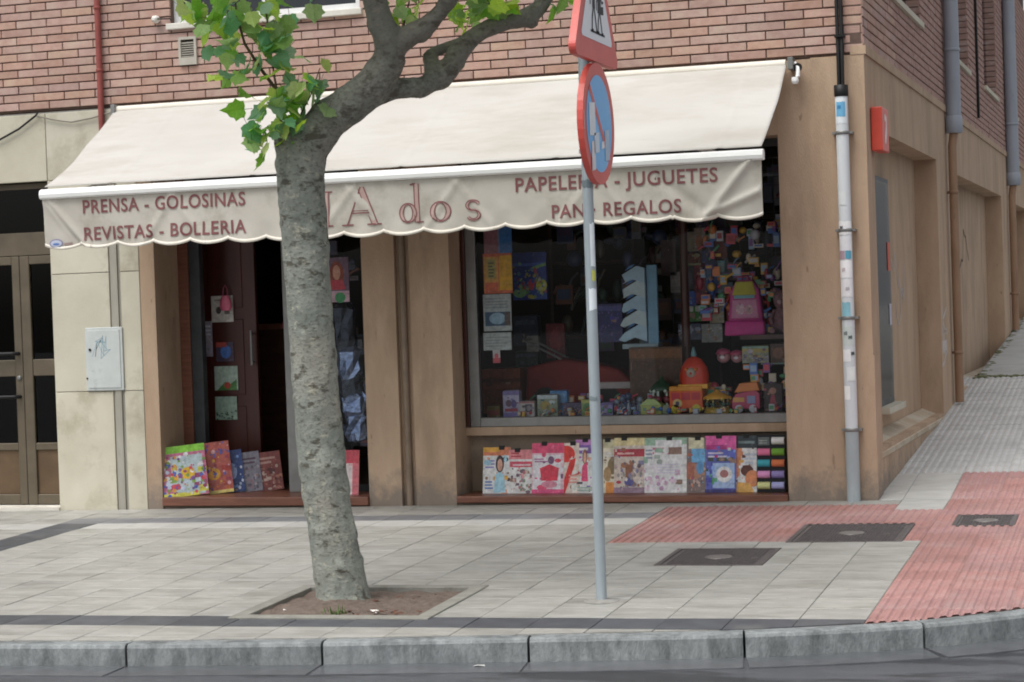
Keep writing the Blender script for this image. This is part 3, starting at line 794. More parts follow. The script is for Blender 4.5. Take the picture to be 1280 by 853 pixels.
# scribbles in paint on the side wall
M_TAG = pm('chalk_paint', '#c3bab6', '#b5aaa5', scale=20, rough=.9)
M_TAGB = pm('black_paint', '#5a4f47', '#4d443d', scale=20, rough=.9)
m = MB(); random.seed(21)
def scrib(mb, x0, x1, z0, z1, n, mm, y, r_=.006):
    pts = [(x0+(x1-x0)*i/n+random.uniform(-.05, .05), y, random.uniform(z0, z1)) for i in range(n+1)]
    sm = []
    for i in range(len(pts)-1):
        for k in range(4):
            f = k/4; f = f*f*(3-2*f); sm.append(tuple(pts[i][q]*(1-f)+pts[i+1][q]*f for q in range(3)))
    for i in range(len(sm)-1):
        p, q = Vector(sm[i]), Vector(sm[i+1]); d = (q-p).normalized(); n_ = Vector((-d.z, 0, d.x))*r_
        mb.poly([p+n_, p-n_, q-n_, q+n_], mm)
for a_ in ((2.75, 3.6, 1.45, 2.0, 9, M_TAG, .2085, .012), (2.9, 3.5, 1.2, 1.6, 6, M_TAG, .2083, .01), (8.4, 9.6, 1.75, 2.3, 8, M_TAGB, .2085, .014)):
    m = MB(); scrib(m, *a_); sbuild(m, 'graffiti')
m = MB(); random.seed(4)
for k in range(5): scrib(m, 4.58, 5.0, .8+.1*k, 1.0+.1*k, 3, M_TAG, -.0015, .018)
m.box(4.60, 4.98, -.003, 0, .95, 1.05, M_TAG); sbuild(m, 'paint_patch')
# roof slab closes the top (above the frame)
m = MB(); m.box(-13.9, .35, 0, 17.6, 6.2, 6.3, M_MORT); m.build('floor_slab', bld)

# ------------------------------------------------------------------ awning
M_CANV = pm('cream_canvas', '#bfbcb7', '#b6b2ac', scale=1.4, rough=.9, bump=.12, bscale=220, c3='#a39b8f', s3=1.2, lo=.48, hi=.85, stretch=(.5, 1.5, 1.5), spec=.1)
M_VAL = pm('valance_canvas', '#c2bdb4', '#b8b2a8', scale=3, rough=.9, bump=.15, bscale=220, c3='#9c9588', s3=2.2, lo=.5, hi=.75, spec=.1)
M_HEM = pm('hem_canvas', '#e2dcd0', '#d8d1c4', scale=4, rough=.9)
M_BARW = pm('white_enamel', '#f0f0ee', '#e6e6e4', scale=2, rough=.35, spec=.5)
M_INK = pm('maroon_ink', '#76484a', '#855a59', scale=14, rough=.8)
M_INKL = pm('faded_pink_ink', '#ad9089', '#b59f97', scale=14, rough=.8)
AX0, AX1 = -6.165, -.548
AW = thing('awning', 'long cream awning with a scalloped lettered valance over the shop front', 'awning', (AX0, 0, 3.28))
def W(p): return (p[0]-AX0, p[1], p[2]-3.28)
def can(x, t):
    """canopy surface: t runs from the wall down to the bar"""
    y = -.07-1.19*t; z = 3.275-.70*t
    z += -.035*math.sin(math.pi*t)-.004*math.sin(x*2.3+t*3)*math.sin(math.pi*t)
    z += .020*noise.noise(Vector((x*.9, t*3.5, 3)))*math.sin(math.pi*t)+.009*noise.noise(Vector((x*3+t*2, t*2, 9)))*math.sin(math.pi*t)
    d = abs(((x+6.165) % 1.18)-.59)
    z += .006*max(0, 1-d/.03)
    e = min(x-AX0, AX1-x)
    z -= .03*math.exp(-e/.12)*math.sin(math.pi*t)*.5
    return (x, y, z)
m = MB(); nx, nt = 240, 26; k = 0
for j in range(nt+1):
    for i in range(nx+1): m.v.append(W(can(AX0+.012+(AX1-AX0-.024)*i/nx, j/nt)))
for j in range(nt):
    for i in range(nx):
        a = j*(nx+1)+i; m.f.append([a, a+1, a+nx+2, a+nx+1]); m.m.append(m.mi(M_CANV)); m.smooth.append(True)
solid(m.build('canopy', AW), .004, -1)
bar = MB(); bw = [(-1.30, 2.478), (-1.318, 2.49), (-1.322, 2.515), (-1.312, 2.545), (-1.285, 2.557), (-1.25, 2.555), (-1.235, 2.53), (-1.24, 2.485)]
for i in range(8):
    a, b = bw[i], bw[(i+1) % 8]
    bar.poly([W((AX0-.005, *a)), W((AX1+.005, *a)), W((AX1+.005, *b)), W((AX0-.005, *b))], M_BARW)
bar.poly([W((AX0-.005, *p)) for p in bw], M_BARW); bar.poly([W((AX1+.005, *p)) for p in bw[::-1]], M_BARW)
bar.build('front_bar', AW)
SCN = 18; SCW = (AX1-AX0-.02)/SCN
def scal(x):
    u = ((x-AX0-.01)/SCW) % 1.0
    return math.sin(math.pi*u)**.75 if 0 < u < 1 else 0
def vy(x, z):
    """how far the hanging valance swings in and out"""
    h = (2.485-z)/.41
    u = (x-AX0-.01)/SCW
    y = -1.285+.012*h*math.sin(x*2.1+1.2)+.010*h*noise.noise(Vector((x*2.6, z*3, 1)))+.006*noise.noise(Vector((x*7+z*3, z*5, 6)))*h
    y += -.011*max(0, h-.62)/.38*math.cos(2*math.pi*(u-.5))
    fold = lambda x0, z0, x1, z1, w, a: a*math.exp(-(((x-x0)*(z1-z0)-(z-z0)*(x1-x0))/math.hypot(x1-x0, z1-z0)/w)**2)*(1 if min(x0, x1)-.05 < x < max(x0, x1)+.05 else math.exp(-min(abs(x-x0), abs(x-x1))/.03))
    y += fold(-6.13, 2.47, -5.80, 2.10, .035, -.028)+fold(-6.13, 2.47, -5.83, 2.10, .02, .02)
    y += fold(-.93, 2.13, -.66, 2.46, .03, -.03)+fold(-.93, 2.13, -.62, 2.25, .025, -.026)+fold(-.93, 2.12, -1.25, 2.36, .04, .014)
    for cx, zz in ((-5.05, 2.45), (-2.78, 2.44), (-3.6, 2.42), (-1.75, 2.44)):
        y += fold(cx, zz, cx-.22, 2.16, .03, -.009)+fold(cx, zz, cx+.22, 2.16, .03, -.009)
    return y
m = MB(); nx, nz = 18*36, 24
def vz(x, t):
    zb_ = 2.118-.032*scal(x)-.006*math.sin(x*1.3)+(-.012 if x > -1.2 else 0)
    return 2.487+(zb_-2.487)*t
for j in range(nz+1):
    for i in range(nx+1):
        x = AX0+.01+(AX1-AX0-.02)*i/nx; z = vz(x, j/nz); m.v.append(W((x, vy(x, z), z)))
for j in range(nz):
    for i in range(nx):
        a = j*(nx+1)+i; m.f.append([a, a+1, a+nx+2, a+nx+1]); m.m.append(m.mi(M_VAL)); m.smooth.append(True)
val = solid(m.build('valance', AW), .003, 0)
m = MB()
for q in range(2):
    for i in range(nx+1):
        x = AX0+.01+(AX1-AX0-.02)*i/nx; z = vz(x, 1)+(.018 if q == 0 else -.007); m.v.append(W((x, vy(x, z)-.004-(.003 if q else 0), z)))
for i in range(nx): m.f.append([i, i+1, i+nx+2, i+nx+1]); m.m.append(m.mi(M_HEM)); m.smooth.append(True)
solid(m.build('hem', val), .004, 0)
# lettering follows the cloth
def on_valance(me_v, dy=-.0065): return [W((x, vy(x, z)+dy, z)) for x, z in me_v]
def text_mesh(s, x0, x1, z0, z1, weight=.0):
    cu = bpy.data.curves.new('txt', 'FONT'); cu.body = s; cu.size = 1; cu.offset = weight; cu.space_character = 1.08; cu.resolution_u = 4
    o = bpy.data.objects.new('txt', cu); COL.objects.link(o)
    dg = bpy.context.evaluated_depsgraph_get(); dg.update()
    me = bpy.data.meshes.new_from_object(o.evaluated_get(dg))
    bpy.data.objects.remove(o)
    xs = [v.co.x for v in me.vertices]; ys = [v.co.y for v in me.vertices if True]
    a, b = min(xs), max(xs); cap = .729*1.0
    lo_ = 0.0
    hi_ = max(ys)
    pts = [(x0+(v.co.x-a)/(b-a)*(x1-x0), z0+(v.co.y-lo_)/(hi_-lo_)*(z1-z0)) for v in me.vertices]
    return me, pts
def split_letters(me, parent):
    """one object for each letter: pieces that overlap along x belong together"""
    bm = bmesh.new(); bm.from_mesh(me); bm.faces.ensure_lookup_table(); seen = set(); comps = []
    for f in bm.faces:
        if f.index in seen: continue
        st = [f]; seen.add(f.index); comp = []
        while st:
            g = st.pop(); comp.append(g.index)
            for v in g.verts:
                for h in v.link_faces:
                    if h.index not in seen: seen.add(h.index); st.append(h)
        xs = [v.co.x for i in comp for v in bm.faces[i].verts]; comps.append([min(xs), max(xs), comp])
    comps.sort(key=lambda c: c[0]); groups = []
    for c in comps:
        if groups and c[0] < groups[-1][1]-.004: groups[-1][1] = max(groups[-1][1], c[1]); groups[-1][2] += c[2]
        else: groups.append(c)
    for a, b, fs in groups:
        mb = MB(); mb.v = [tuple(v.co) for v in bm.verts]; ids = {}
        vs = []; ff = []
        for i in fs:
            q = []
            for v in bm.faces[i].verts:
                if v.index not in ids: ids[v.index] = len(vs); vs.append(tuple(v.co))
                q.append(ids[v.index])
            ff.append(q)
        m2 = bpy.data.meshes.new('letter'); m2.from_pydata(vs, [], ff); m2.materials.append(M_INK); link('letter', m2, parent)
    bm.free()
def lettering(s, x0, x1, z0, z1):
    me, pts = text_mesh(s, x0, x1, z0, z1, .016)
    for v, p in zip(me.vertices, pts): v.co = (p[0], 0, p[1])
    bm = bmesh.new(); bm.from_mesh(me); bmesh.ops.triangulate(bm, faces=bm.faces[:])
    for _ in range(2):
        bmesh.ops.subdivide_edges(bm, edges=[e for e in bm.edges if e.calc_length() > .022], cuts=1); bmesh.ops.triangulate(bm, faces=bm.faces[:])
    bm.to_mesh(me); bm.free()
    for v, p in zip(me.vertices, on_valance([(q.co.x, q.co.z) for q in me.vertices])): v.co = p
    me.materials.clear(); me.materials.append(M_INK)
    split_letters(me, val)
lettering('PRENSA - GOLOSINAS', -5.812, -4.447, 2.357, 2.458)
lettering('REVISTAS - BOLLERIA', -5.812, -4.444, 2.150, 2.250)
lettering('PAPELERIA - JUGUETES', -2.334, -.866, 2.348, 2.448)
lettering('PAN · REGALOS', -2.070, -1.129, 2.147, 2.243)
# the shop name in outlined roman letters, drawn as flat strokes
nm = MB()
def rib(pts, w, mm=M_INK, dy=-.0065):
    for i in range(len(pts)-1):
        p, q = Vector((pts[i][0], 0, pts[i][1])), Vector((pts[i+1][0], 0, pts[i+1][1])); d = (q-p)
        if d.length < 1e-6: continue
        d.normalize(); n_ = Vector((-d.z, 0, d.x))*w/2; e = d*w*.3
        nm.poly(on_valance([(v.x, v.z) for v in (p-e+n_, p-e-n_, q+e-n_, q+e+n_)], dy), mm)
def stem(a, b, w, lw=.009):
    """a thick stroke: pink inside, dark line on either edge"""
    a, b = Vector((a[0], a[1])), Vector((b[0], b[1])); d = (b-a).normalized(); n_ = Vector((-d.y, d.x))*w/2
    rib([tuple(a), tuple(b)], w*.8, M_INKL, -.0058); rib([tuple(a+n_), tuple(b+n_)], lw); rib([tuple(a-n_), tuple(b-n_)], lw*.8)
def ell(cx, cz, rx, rz, a0, a1, w, n=18, **k): rib([(cx+rx*math.cos(R(a0+(a1-a0)*i/n)), cz+rz*math.sin(R(a0+(a1-a0)*i/n))) for i in range(n+1)], w, **k)
def thickring(cx, cz, rx, rz):
    ell(cx, cz, rx, rz, 0, 360, .009); ell(cx, cz, rx*.55, rz*.88, 0, 360, .007)
    for s_ in (90, 270): ell(cx, cz, rx*.78, rz*.93, s_-50+90-90+40, s_+60, .004, 8, mm=M_INKL, dy=-.0058)
    for s_ in (0, 180): ell(cx, cz, rx*.79, rz*.93, s_-50, s_+50, rx*.3, 10, mm=M_INKL, dy=-.0058)
zb0 = 2.168
x = -4.06                        # M
stem((x+.05, zb0), (x+.05, zb0+.25), .010, .006); stem((x+.06, zb0+.25), (x+.145, zb0+.02), .038); rib([(x+.15, zb0), (x+.245, zb0+.25)], .009); stem((x+.262, zb0), (x+.262, zb0+.25), .042)
for a in (.05, .262): rib([(x+a-.045, zb0), (x+a+.05, zb0)], .012)
rib([(x+.02, zb0+.25), (x+.08, zb0+.25)], .010); rib([(x+.225, zb0+.25), (x+.31, zb0+.25)], .010)
nm.build('letter', val, fix=False); nm = MB()
x = -3.665                       # A
rib([(x+.03, zb0+.002), (x+.14, zb0+.272)], .010); stem((x+.145, zb0+.265), (x+.245, zb0+.005), .044); rib([(x+.065, zb0+.085), (x+.205, zb0+.085)], .009); rib([(x+.07, zb0+.102), (x+.20, zb0+.102)], .006)
rib([(x-.01, zb0), (x+.075, zb0)], .011); rib([(x+.19, zb0), (x+.295, zb0)], .011)
nm.build('letter', val, fix=False); nm = MB()
x = -3.225                       # d
thickring(x+.065, zb0+.068, .066, .070); stem((x+.135, zb0+.002), (x+.135, zb0+.275), .034); rib([(x+.09, zb0+.272), (x+.125, zb0+.28)], .01); rib([(x+.13, zb0), (x+.18, zb0)], .010)
nm.build('letter', val, fix=False); nm = MB()
x = -2.985                       # o
thickring(x+.075, zb0+.068, .078, .072)
nm.build('letter', val, fix=False); nm = MB()
x = -2.71                        # s
def sc(rx, rz, w, **k):
    cx, cz = x+.05, zb0+.066
    pts = []
    for i in range(25):
        t = i/24; a = R(30+240*min(t*2, 1)) if t < .5 else R(90-240*((t-.5)*2))
        pts.append((cx+rx*math.cos(a), cz+rz+rz*math.sin(a)) if t < .5 else (cx+rx*math.cos(a), cz-rz+rz*math.sin(a)))
    rib(pts, w, **k)
sc(.047, .034, .022, mm=M_INKL, dy=-.0058); sc(.056, .036, .008); sc(.036, .031, .007)
nm.build('letter', val, fix=False)
# maker's mark at the left corner of the valance
lg = MB()
def vd(cx, cz, rx, rz, mm, dy): lg.poly([W((cx+rx*math.cos(a*math.pi/9), vy(cx+rx*math.cos(a*math.pi/9), cz)+dy, cz+rz*math.sin(a*math.pi/9))) for a in range(18)], mm)
vd(-6.055, 2.135, .062, .036, flat('#8f8aa0'), -.007); vd(-6.055, 2.135, .05, .026, flat('#b9c0d2'), -.0085); vd(-6.055, 2.13, .03, .009, flat('#5a78b4'), -.010)
lg.poly([W((a, vy(a, b)-.008, b)) for a, b in ((-5.985, 2.118), (-5.915, 2.122), (-5.915, 2.14), (-5.985, 2.136))], flat('#a08a86'))
lg.build('logo', val, fix=False)
m = MB(); m.tube([W((AX0+.02, -.075, 3.265)), W((AX1-.02, -.075, 3.265))], .035, M_HEM, 10); m.build('roller', AW)
for s_, xx in ((-1, AX0+.01), (1, AX1+.02)):
    m = MB()
    m.box(*[q for q in (xx-AX0-.02, xx-AX0+.02)], -.13, -.0, -.06, .03, M_ALU)
    m.tube([W((xx+.02, -.06, 3.27)), W((xx+.05, -.08, 3.23)), W((xx+.05, -.10, 3.16))], .018, M_BARW, 8)
    m.lathe([(.03, -.02), (.036, 0), (.03, .02)], W((xx+.045, -.07, 3.235)), M_BLACK, 12, 'y')
    m.lathe([(.02, -.02), (.03, 0), (.024, .03)], W((xx+.03, -.11, 3.13)), M_BARW, 10, 'z')
    bevel(m.build('bracket', AW), .003, 1)
for xa, xb in ((AX0+.3, AX0+1.0), (AX1-.3, AX1-1.0)):
    m = MB(); m.tube([W((xa, -.03, 3.08)), W((xb, -.62, 2.80)), W((xa, -1.24, 2.53))], .02, M_BARW, 8); m.lathe([(.035, -.03), (.035, .03)], W((xb, -.62, 2.80)), M_BARW, 10); m.build('folding_arm', AW)

# ------------------------------------------------------------------ fittings on the walls
def pipe_pts(mb, pts, r_, mm, n=12): mb.tube(pts, r_, mm, n)
M_PVC = pm('pale_grey_pvc', '#d5d9dc', '#c9cdd0', scale=4, rough=.5, c3='#bfc2c3', s3=4, stretch=(1, 1, .4))
M_PVCG = pm('grey_pipe', '#a8b0b3', '#979fa2', scale=5, rough=.55, c3='#7c8280', s3=3, stretch=(1, 1, .4))
PXc = -.165
t = thing('conduit_pipe', 'white wall pipe covered in torn stickers on the right corner pier', 'pipe', (PXc, -.075, gz(PXc, -.075)))
m = MB(); m.tube([(0, 0, .50), (0, 0, 3.01)], .047, M_PVC, 18); m.build('pipe', t)
m = MB(); m.tube([(0, 0, -.01), (0, 0, .52)], .050, M_PVCG, 18); m.build('lower_sleeve', t)
m = MB(); m.lathe([(.049, 3.0), (.053, 3.01), (.053, 3.085), (.02, 3.09)], (0, 0, 0), M_BLACK, 18); m.build('cap', t)
for z in (.52, 1.35, 2.0, 2.72):
    m = MB(); m.lathe([(.050, z), (.054, z+.004), (.054, z+.022), (.050, z+.026)], (0, 0, 0), M_ALU, 18); m.box(-.075, -.05, -.01, .07, z+.004, z+.022, M_ALU); m.box(.05, .075, -.01, .07, z+.004, z+.022, M_ALU); m.build('clamp', t)
random.seed(9)
def pipe_sticker(z0, z1, c, a0, a1, r_=.0485, torn=.004):
    m = MB(); n = 8; mm = flat(c)
    lo_ = [(r_*math.sin(R(a0+(a1-a0)*i/n)), -r_*math.cos(R(a0+(a1-a0)*i/n)), z0+random.uniform(-torn, torn)) for i in range(n+1)]
    hi_ = [(p[0], p[1], z1+random.uniform(-torn, torn)) for p in lo_]
    for i in range(n): m.poly([lo_[i], lo_[i+1], hi_[i+1], hi_[i]], mm, True)
    return m
STK = [(2.80, 2.99, '#e4eaee', -60, 60), (2.85, 2.96, '#6fb0d6', -45, 40), (1.98, 2.08, '#f1f1f1', -70, 70), (1.86, 1.97, '#e9e9ec', -60, 70), (1.80, 1.86, '#5ea6bf', 0, 55), (1.80, 1.86, '#b59aa6', -60, -5), (1.66, 1.79, '#f4f3f4', -70, 60), (1.52, 1.65, '#eceaec', -60, 60), (1.36, 1.48, '#8fc4d2', -50, 30), (1.16, 1.30, '#cdd6d2', -50, 60), (1.04, 1.13, '#f2f2f2', -60, 20), (.90, 1.00, '#e8ebea', -20, 60), (.76, .86, '#f5f5f3', -60, 5), (2.20, 2.30, '#dfe4e4', -50, 20)]
for k, (a, b, c, a0, a1) in enumerate(STK):
    pipe_sticker(a, b, c, a0, a1, .0478+.0006*(k % 3)+.0006).build('sticker', t, fix=False)
m = MB()
for (z, a, c) in ((2.03, -30, '#55555c'), (1.72, -20, '#c9bcc0'), (1.58, 10, '#b9b4b8'), (1.22, 20, '#5d6a66'), (1.10, 40, '#45504e'), (1.25, -20, '#7e8886'), (2.92, -15, '#3f80b0')):
    pipe_sticker(z-.012, z+.012, c, a-16, a+16, .0504).build('sticker', t, fix=False)
t = thing('cable', 'pair of black cables coming down the bricks into the white pipe', 'cable', (PXc, -.05, 3.08))
for dx in (-.014, .014):
    m = MB(); m.tube([(dx, -.025, 0), (dx, -.02, .25), (dx*1.1-.004, .012, .36), (dx-.006, .012, 1.2), (dx-.006, .012, 2.9)], .014, M_BLACK, 8); m.build('strand', t)
m = MB(); m.box(-.04, .035, -.02, .05, .36, .375, M_BLACK); m.build('clip', t); m = MB(); m.box(-.04, .035, -.01, .05, .85, .865, M_BLACK); m.build('clip', t)

t = thing('gas_pipe', 'thin red brown pipe running down the bricks at the left of the awning', 'pipe', (-6.312, -.035, 3.0))
m = MB(); m.tube([(0, 0, .05), (0, 0, 3.1)], .025, pm('red_oxide_paint', '#96514b', '#84443f', scale=8, rough=.6), 12); m.build('pipe', t)
for z in (.6, 1.12): 
    m = MB(); m.lathe([(.028, z), (.031, z+.003), (.031, z+.02), (.028, z+.023)], (0, 0, 0), MATS['red_oxide_paint'], 12); m.box(-.01, .01, 0, .05, z, z+.02, MATS['red_oxide_paint']); m.build('clamp', t)

M_BROWNP = pm('painted_pipe', '#9a7d65', '#8a6d57', scale=5, rough=.6, c3='#6e5848', s3=3, stretch=(1, 1, .4))
M_DPIPE = pm('grey_downpipe', '#9aa0aa', '#8a909a', scale=3, rough=.5, c3='#787d86', s3=2.5, stretch=(1, 1, .3), spec=.5)
def downpipe(label, s_, ztop, zj, r_):
    x, y, _ = sw(s_, .085, 0)
    z0 = gz(x, y)
    t = thing('downpipe', label, 'downpipe', (x, y, z0), 'rain downpipes on the side wall')
    m = MB(); m.tube([(0, 0, zj-z0), (0, 0, ztop-z0)], r_, M_DPIPE, 16); m.build('upper_pipe', t)
    m = MB(); m.lathe([(r_*1.02, zj-.06-z0), (r_*1.14, zj-.05-z0), (r_*1.14, zj+.10-z0), (r_*1.02, zj+.11-z0)], (0, 0, 0), M_DPIPE, 16); m.build('collar', t)
    m = MB(); m.tube([(-.02, -.035, .02), (-.02, -.035, zj-.2-z0), (0, 0, zj-.03-z0)], r_*.56, M_BROWNP, 14); m.build('lower_pipe', t)
    for z in (.5, 2.1, zj+.75-z0):
        lowr = z < zj-z0; q_ = .60 if lowr else 1; m = MB(); m.lathe([(r_*.9*q_, z), (r_*1.1*q_, z+.005), (r_*1.1*q_, z+.03), (r_*.9*q_, z+.035)], (-.02, -.035, 0) if lowr else (0, 0, 0), M_BROWNP if lowr else M_DPIPE, 14); m.box(-.12, 0, -.015, .015, z+.005, z+.03, M_BROWNP); m.build('clamp', t)
downpipe('nearer grey downpipe on the side wall, brown below the brickwork', 5.45, 6.0, 3.16, .075)
downpipe('farther grey downpipe at the right edge, brown below the brickwork', 13.0, 6.0, 2.98, .085)

t = thing('box_sign', 'square red box sign with a white mark on the side wall by the corner', 'sign', sw(.395, .005, 2.77), None, SROT)
M_SR = pm('red_sign_plastic', '#d8523f', '#cc4938', scale=3, rough=.4, spec=.5)
m = MB(); m.box(-.175, .175, -.085, 0, -.165, .165, M_SR); bevel(m.build('case', t), .008)
m = MB(); m.poly([(-.05, -.0865, -.10), (.0, -.0865, -.11), (.05, -.0865, -.02), (.06, -.0865, .10), (.03, -.0865, .115), (-.0, -.0865, .02), (-.045, -.0865, -.05)], flat('#f4efe9')); m.disc(-.02, .09, -.0866, .035, .03, flat('#f4efe9')); m.build('emblem', t)
# small notices on the farther pier
for lab, s_, z0, z1, c, c2 in (('small red and yellow notice on the farther side pier', 5.80, 1.92, 2.17, '#d9683f', '#e3b14a'), ('small pale blue notice below the red and yellow one', 5.88, 1.40, 1.62, '#c9cfe0', '#7f8fb5')):
    t = thing('notice', lab, 'notice', sw(s_, .004, (z0+z1)/2), None, SROT); h = (z1-z0)/2
    m = MB(); m.box(-.16, .16, -.004, 0, -h, h, flat(c)); m.box(-.12, .12, -.006, -.004, -h*.2, h*.7, flat(c2)); m.box(-.1, .1, -.0062, -.004, -h*.7, -h*.5, flat('#c04040' if c2 != '#7f8fb5' else '#8a93ad')); m.build('sheet', t)

t = thing('meter_box', 'pale grey metal meter box with pen scribbles on the cream pillar', 'meter box', (-6.378, -.008, 1.206))
M_MBOX = pm('pale_grey_paint', '#c3c8c6', '#b8bdbb', scale=6, rough=.5, c3='#a2a6a5', s3=4)
m = MB(); m.box(-.175, .175, -.014, .0, -.265, .265, M_MBOX); bevel(m.build('frame', t), .006)
m = MB(); m.box(-.152, .152, -.020, -.0145, -.242, .242, M_MBOX); bevel(m.build('door', t), .004)
m = MB(); m.lathe([(.012, 0), (.012, -.006), (.006, -.008)], (-.128, -.020, .08), M_BLACK, 10, 'y'); m.lathe([(.008, 0), (.008, -.005)], (-.165, -.0145, -.16), M_BLACK, 8, 'y'); m.build('lock', t)
m = MB(); random.seed(31)
scrib(m, -.06, .05, .0, .20, 12, flat('#86a7b4'), -.0206, .0022); scrib(m, -.08, .02, .06, .18, 8, flat('#86a7b4'), -.0207, .002); m.build('scribble', t)

t = thing('vent_grille', 'small square pale vent grille in the bricks under the upper window', 'vent', (-5.506, -.004, 3.735))
m = MB(); a, h = .08, .10
for q in ((-a, a, h-.022, h), (-a, a, -h-.03, -h+.03), (-a, -a+.02, -h+.03, h-.022), (a-.02, a, -h+.03, h-.022)): m.box(q[0], q[1], -.02, 0, q[2], q[3], pm('vent_plastic', '#b9b4a8', '#a9a498', scale=8, rough=.6))
m.build('frame', t)
for i in range(7):
    m = MB(); z = -h+.036+i*.0185; m.poly([(-a+.02, -.016, z), (a-.02, -.016, z), (a-.02, -.004, z+.012), (-a+.02, -.004, z+.012)], pm('vent_slat', '#9c978c', '#8d887d', scale=8, rough=.6)); m.poly([(-a+.02, -.016, z), (-a+.02, -.016, z-.003), (a-.02, -.016, z-.003), (a-.02, -.016, z)], MATS['vent_slat']); m.build('slat', t)
m = MB(); m.box(-a+.02, a-.02, -.003, 0, -h+.03, h-.022, M_DARK); m.build('backing', t)
t = thing('insulator', 'small white cable insulator fixed on the bricks left of the upper window', 'insulator', (-5.775, 0, 3.995))
m = MB(); m.lathe([(.016, 0), (.03, -.015), (.033, -.04), (.022, -.055), (.028, -.065), (.012, -.08)], (0, 0, 0), pm('porcelain', '#e3e0da', '#d3cfc8', scale=5, rough=.3), 12, 'y'); m.build('body', t)
m = MB(); m.tube([(.0, -.07, -.0), (.05, -.04, .0), (.12, -.01, .0), (.125, -.01, -.02)], .006, M_BLACK, 6); m.build('wire', t)
def cable(label, pts, r_=.009, c=None):
    o_ = Vector(pts[0]); m = MB(); m.tube([Vector(p)-o_ for p in pts], r_, c or M_BLACK, 6)
    o = m.build('cable', None, tuple(o_)); tag(o, label, 'cable')
cable('black cable sagging along the cream stone over the entrance', [(-8.3, -.03, 3.02), (-7.7, -.03, 3.04), (-7.29, -.03, 3.09), (-7.1, -.03, 3.17), (-6.93, -.03, 3.275), (-6.92, -.02, 3.30)])
cable('grey cable looping along the stone left of the awning', [(-6.92, -.03, 3.27), (-6.75, -.025, 3.225), (-6.6, -.025, 3.20), (-6.42, -.025, 3.22), (-6.2, -.03, 3.26)], .007, pm('grey_cable', '#8c877c', '#7c776d', scale=5, rough=.6))
p0 = sw(8.9, .02, 3.5)
cable('thin black cable hanging down the side bricks between the downpipes', [sw(8.9, .02, 6.1), sw(8.9, .02, 4.4), sw(8.9, .02, 3.52)], .016)

# ------------------------------------------------------------------ road sign
GX, GY = -.995, -4.27
M_GALV = pm('galvanised_steel', '#a3adb2', '#929ca1', scale=5, rough=.5, metal=.1, c3='#b5bbbd', s3=6, stretch=(1, 1, .3), spec=.5)
M_SRED = pm('sign_red', '#d65a50', '#cc5048', scale=4, rough=.4, spec=.5)
M_SWH = pm('sign_white', '#e9edf2', '#e0e5ea', scale=4, rough=.4, spec=.5)
M_SBL = pm('sign_blue', '#76bcf2', '#6ab0ea', scale=4, rough=.4, spec=.5)
M_SBK = pm('sign_black', '#20222a', '#1b1d24', scale=4, rough=.5)
t = thing('sign_post', 'grey metal post carrying a triangular warning sign above a round no parking sign', 'road sign', (GX, GY, gz(GX, GY)))
b0 = gz(GX, GY)
m = MB(); m.tube([(0, 0, -.02), (0, 0, 3.9)], .030, M_GALV, 18); m.build('post', t)
m = MB(); m.lathe([(.034, 3.9), (.034, 3.93), (.01, 3.94)], (0, 0, 0), M_BLACK, 16); m.build('cap', t)
m = MB(); m.lathe([(.10, .0), (.09, .006), (.034, .012)], (0, 0, 0), M_JOINT, 20); m.build('footing', t)
for k, (z0, z1, c, a0, a1) in enumerate(((1.50, 1.62, '#e6ecf2', -10, 80), (1.66, 1.72, '#c9c94f', 30, 70), (1.74, 1.98, '#dfe6ea', 20, 75), (2.18, 2.22, '#727f84', -70, 60), (1.0, 1.02, '#7a868a', -80, 40))):
    pipe_sticker(z0-b0, z1-b0, c, a0, a1, .0306+.0004*k, .006).build('sticker', t, fix=False)
# round sign: faces along the street (+x)
def plate(name, outline, th, edge, face, parent, lip=.012):
    """sign blank in y,z with a folded rim, facing +x"""
    m = MB(); n = len(outline)
    cy = sum(p[0] for p in outline)/n; cz_ = sum(p[1] for p in outline)/n
    f = [(0, y, z) for y, z in outline]; bk = [(-th, y, z) for y, z in outline]
    m.poly(f, face); m.poly(bk[::-1], M_GALV)
    for i in range(n):
        j = (i+1) % n; m.poly([f[i], bk[i], bk[j], f[j]], edge, True)
    return bevel(m.build(name, parent), .006, 2)
zc = 2.527-b0; rr = .335
circ = lambda r_, n=40, oy=0, oz=0: [(oy+r_*math.cos(2*math.pi*i/n), oz+r_*math.sin(2*math.pi*i/n)) for i in range(n)]
def face(mb, pts, x, mm): mb.poly([(x, y, z) for y, z in pts], mm)
sg = bpy.data.objects.new('no_parking_sign', plate('tmp', circ(rr), .035, M_SRED, M_SRED, None).data); 
bpy.data.objects.remove(bpy.data.objects['tmp']); COL.objects.link(sg); sg.parent = t; sg.location = (.072, .02, zc); bevel(sg, .006, 2)
m = MB(); face(m, circ(rr*.80), .0015, M_SBL); m.build('blue_disc', sg, fix=False)
m = MB(); w = rr*.06; L_ = rr*.80; c45 = math.sqrt(.5)
face(m, [(p*c45-q*c45*s_, (p*c45*s_+q*c45)*1) for s_ in (-1,) for p, q in ((-L_, -w), (L_, -w), (L_, w), (-L_, w))], .003, M_SRED); m.build('red_bar', sg, fix=False)
m = MB()
for (y0, y1, z0, z1, c) in ((-.22, -.09, -.08, .11, '#e9f0f6'), (-.13, -.02, -.17, -.05, '#dbe8f4'), (.10, .20, -.20, -.02, '#b9cfe4'), (-.19, -.11, -.27, -.10, '#e8e3e6'), (.02, .09, -.14, -.09, '#e3eaf2')):
    m = MB(); face(m, [(y0, z0), (y1, z0+.012), (y1-.004, z1), (y0+.006, z1-.01)], .0042, flat(c)); m.build('sticker', sg, fix=False)
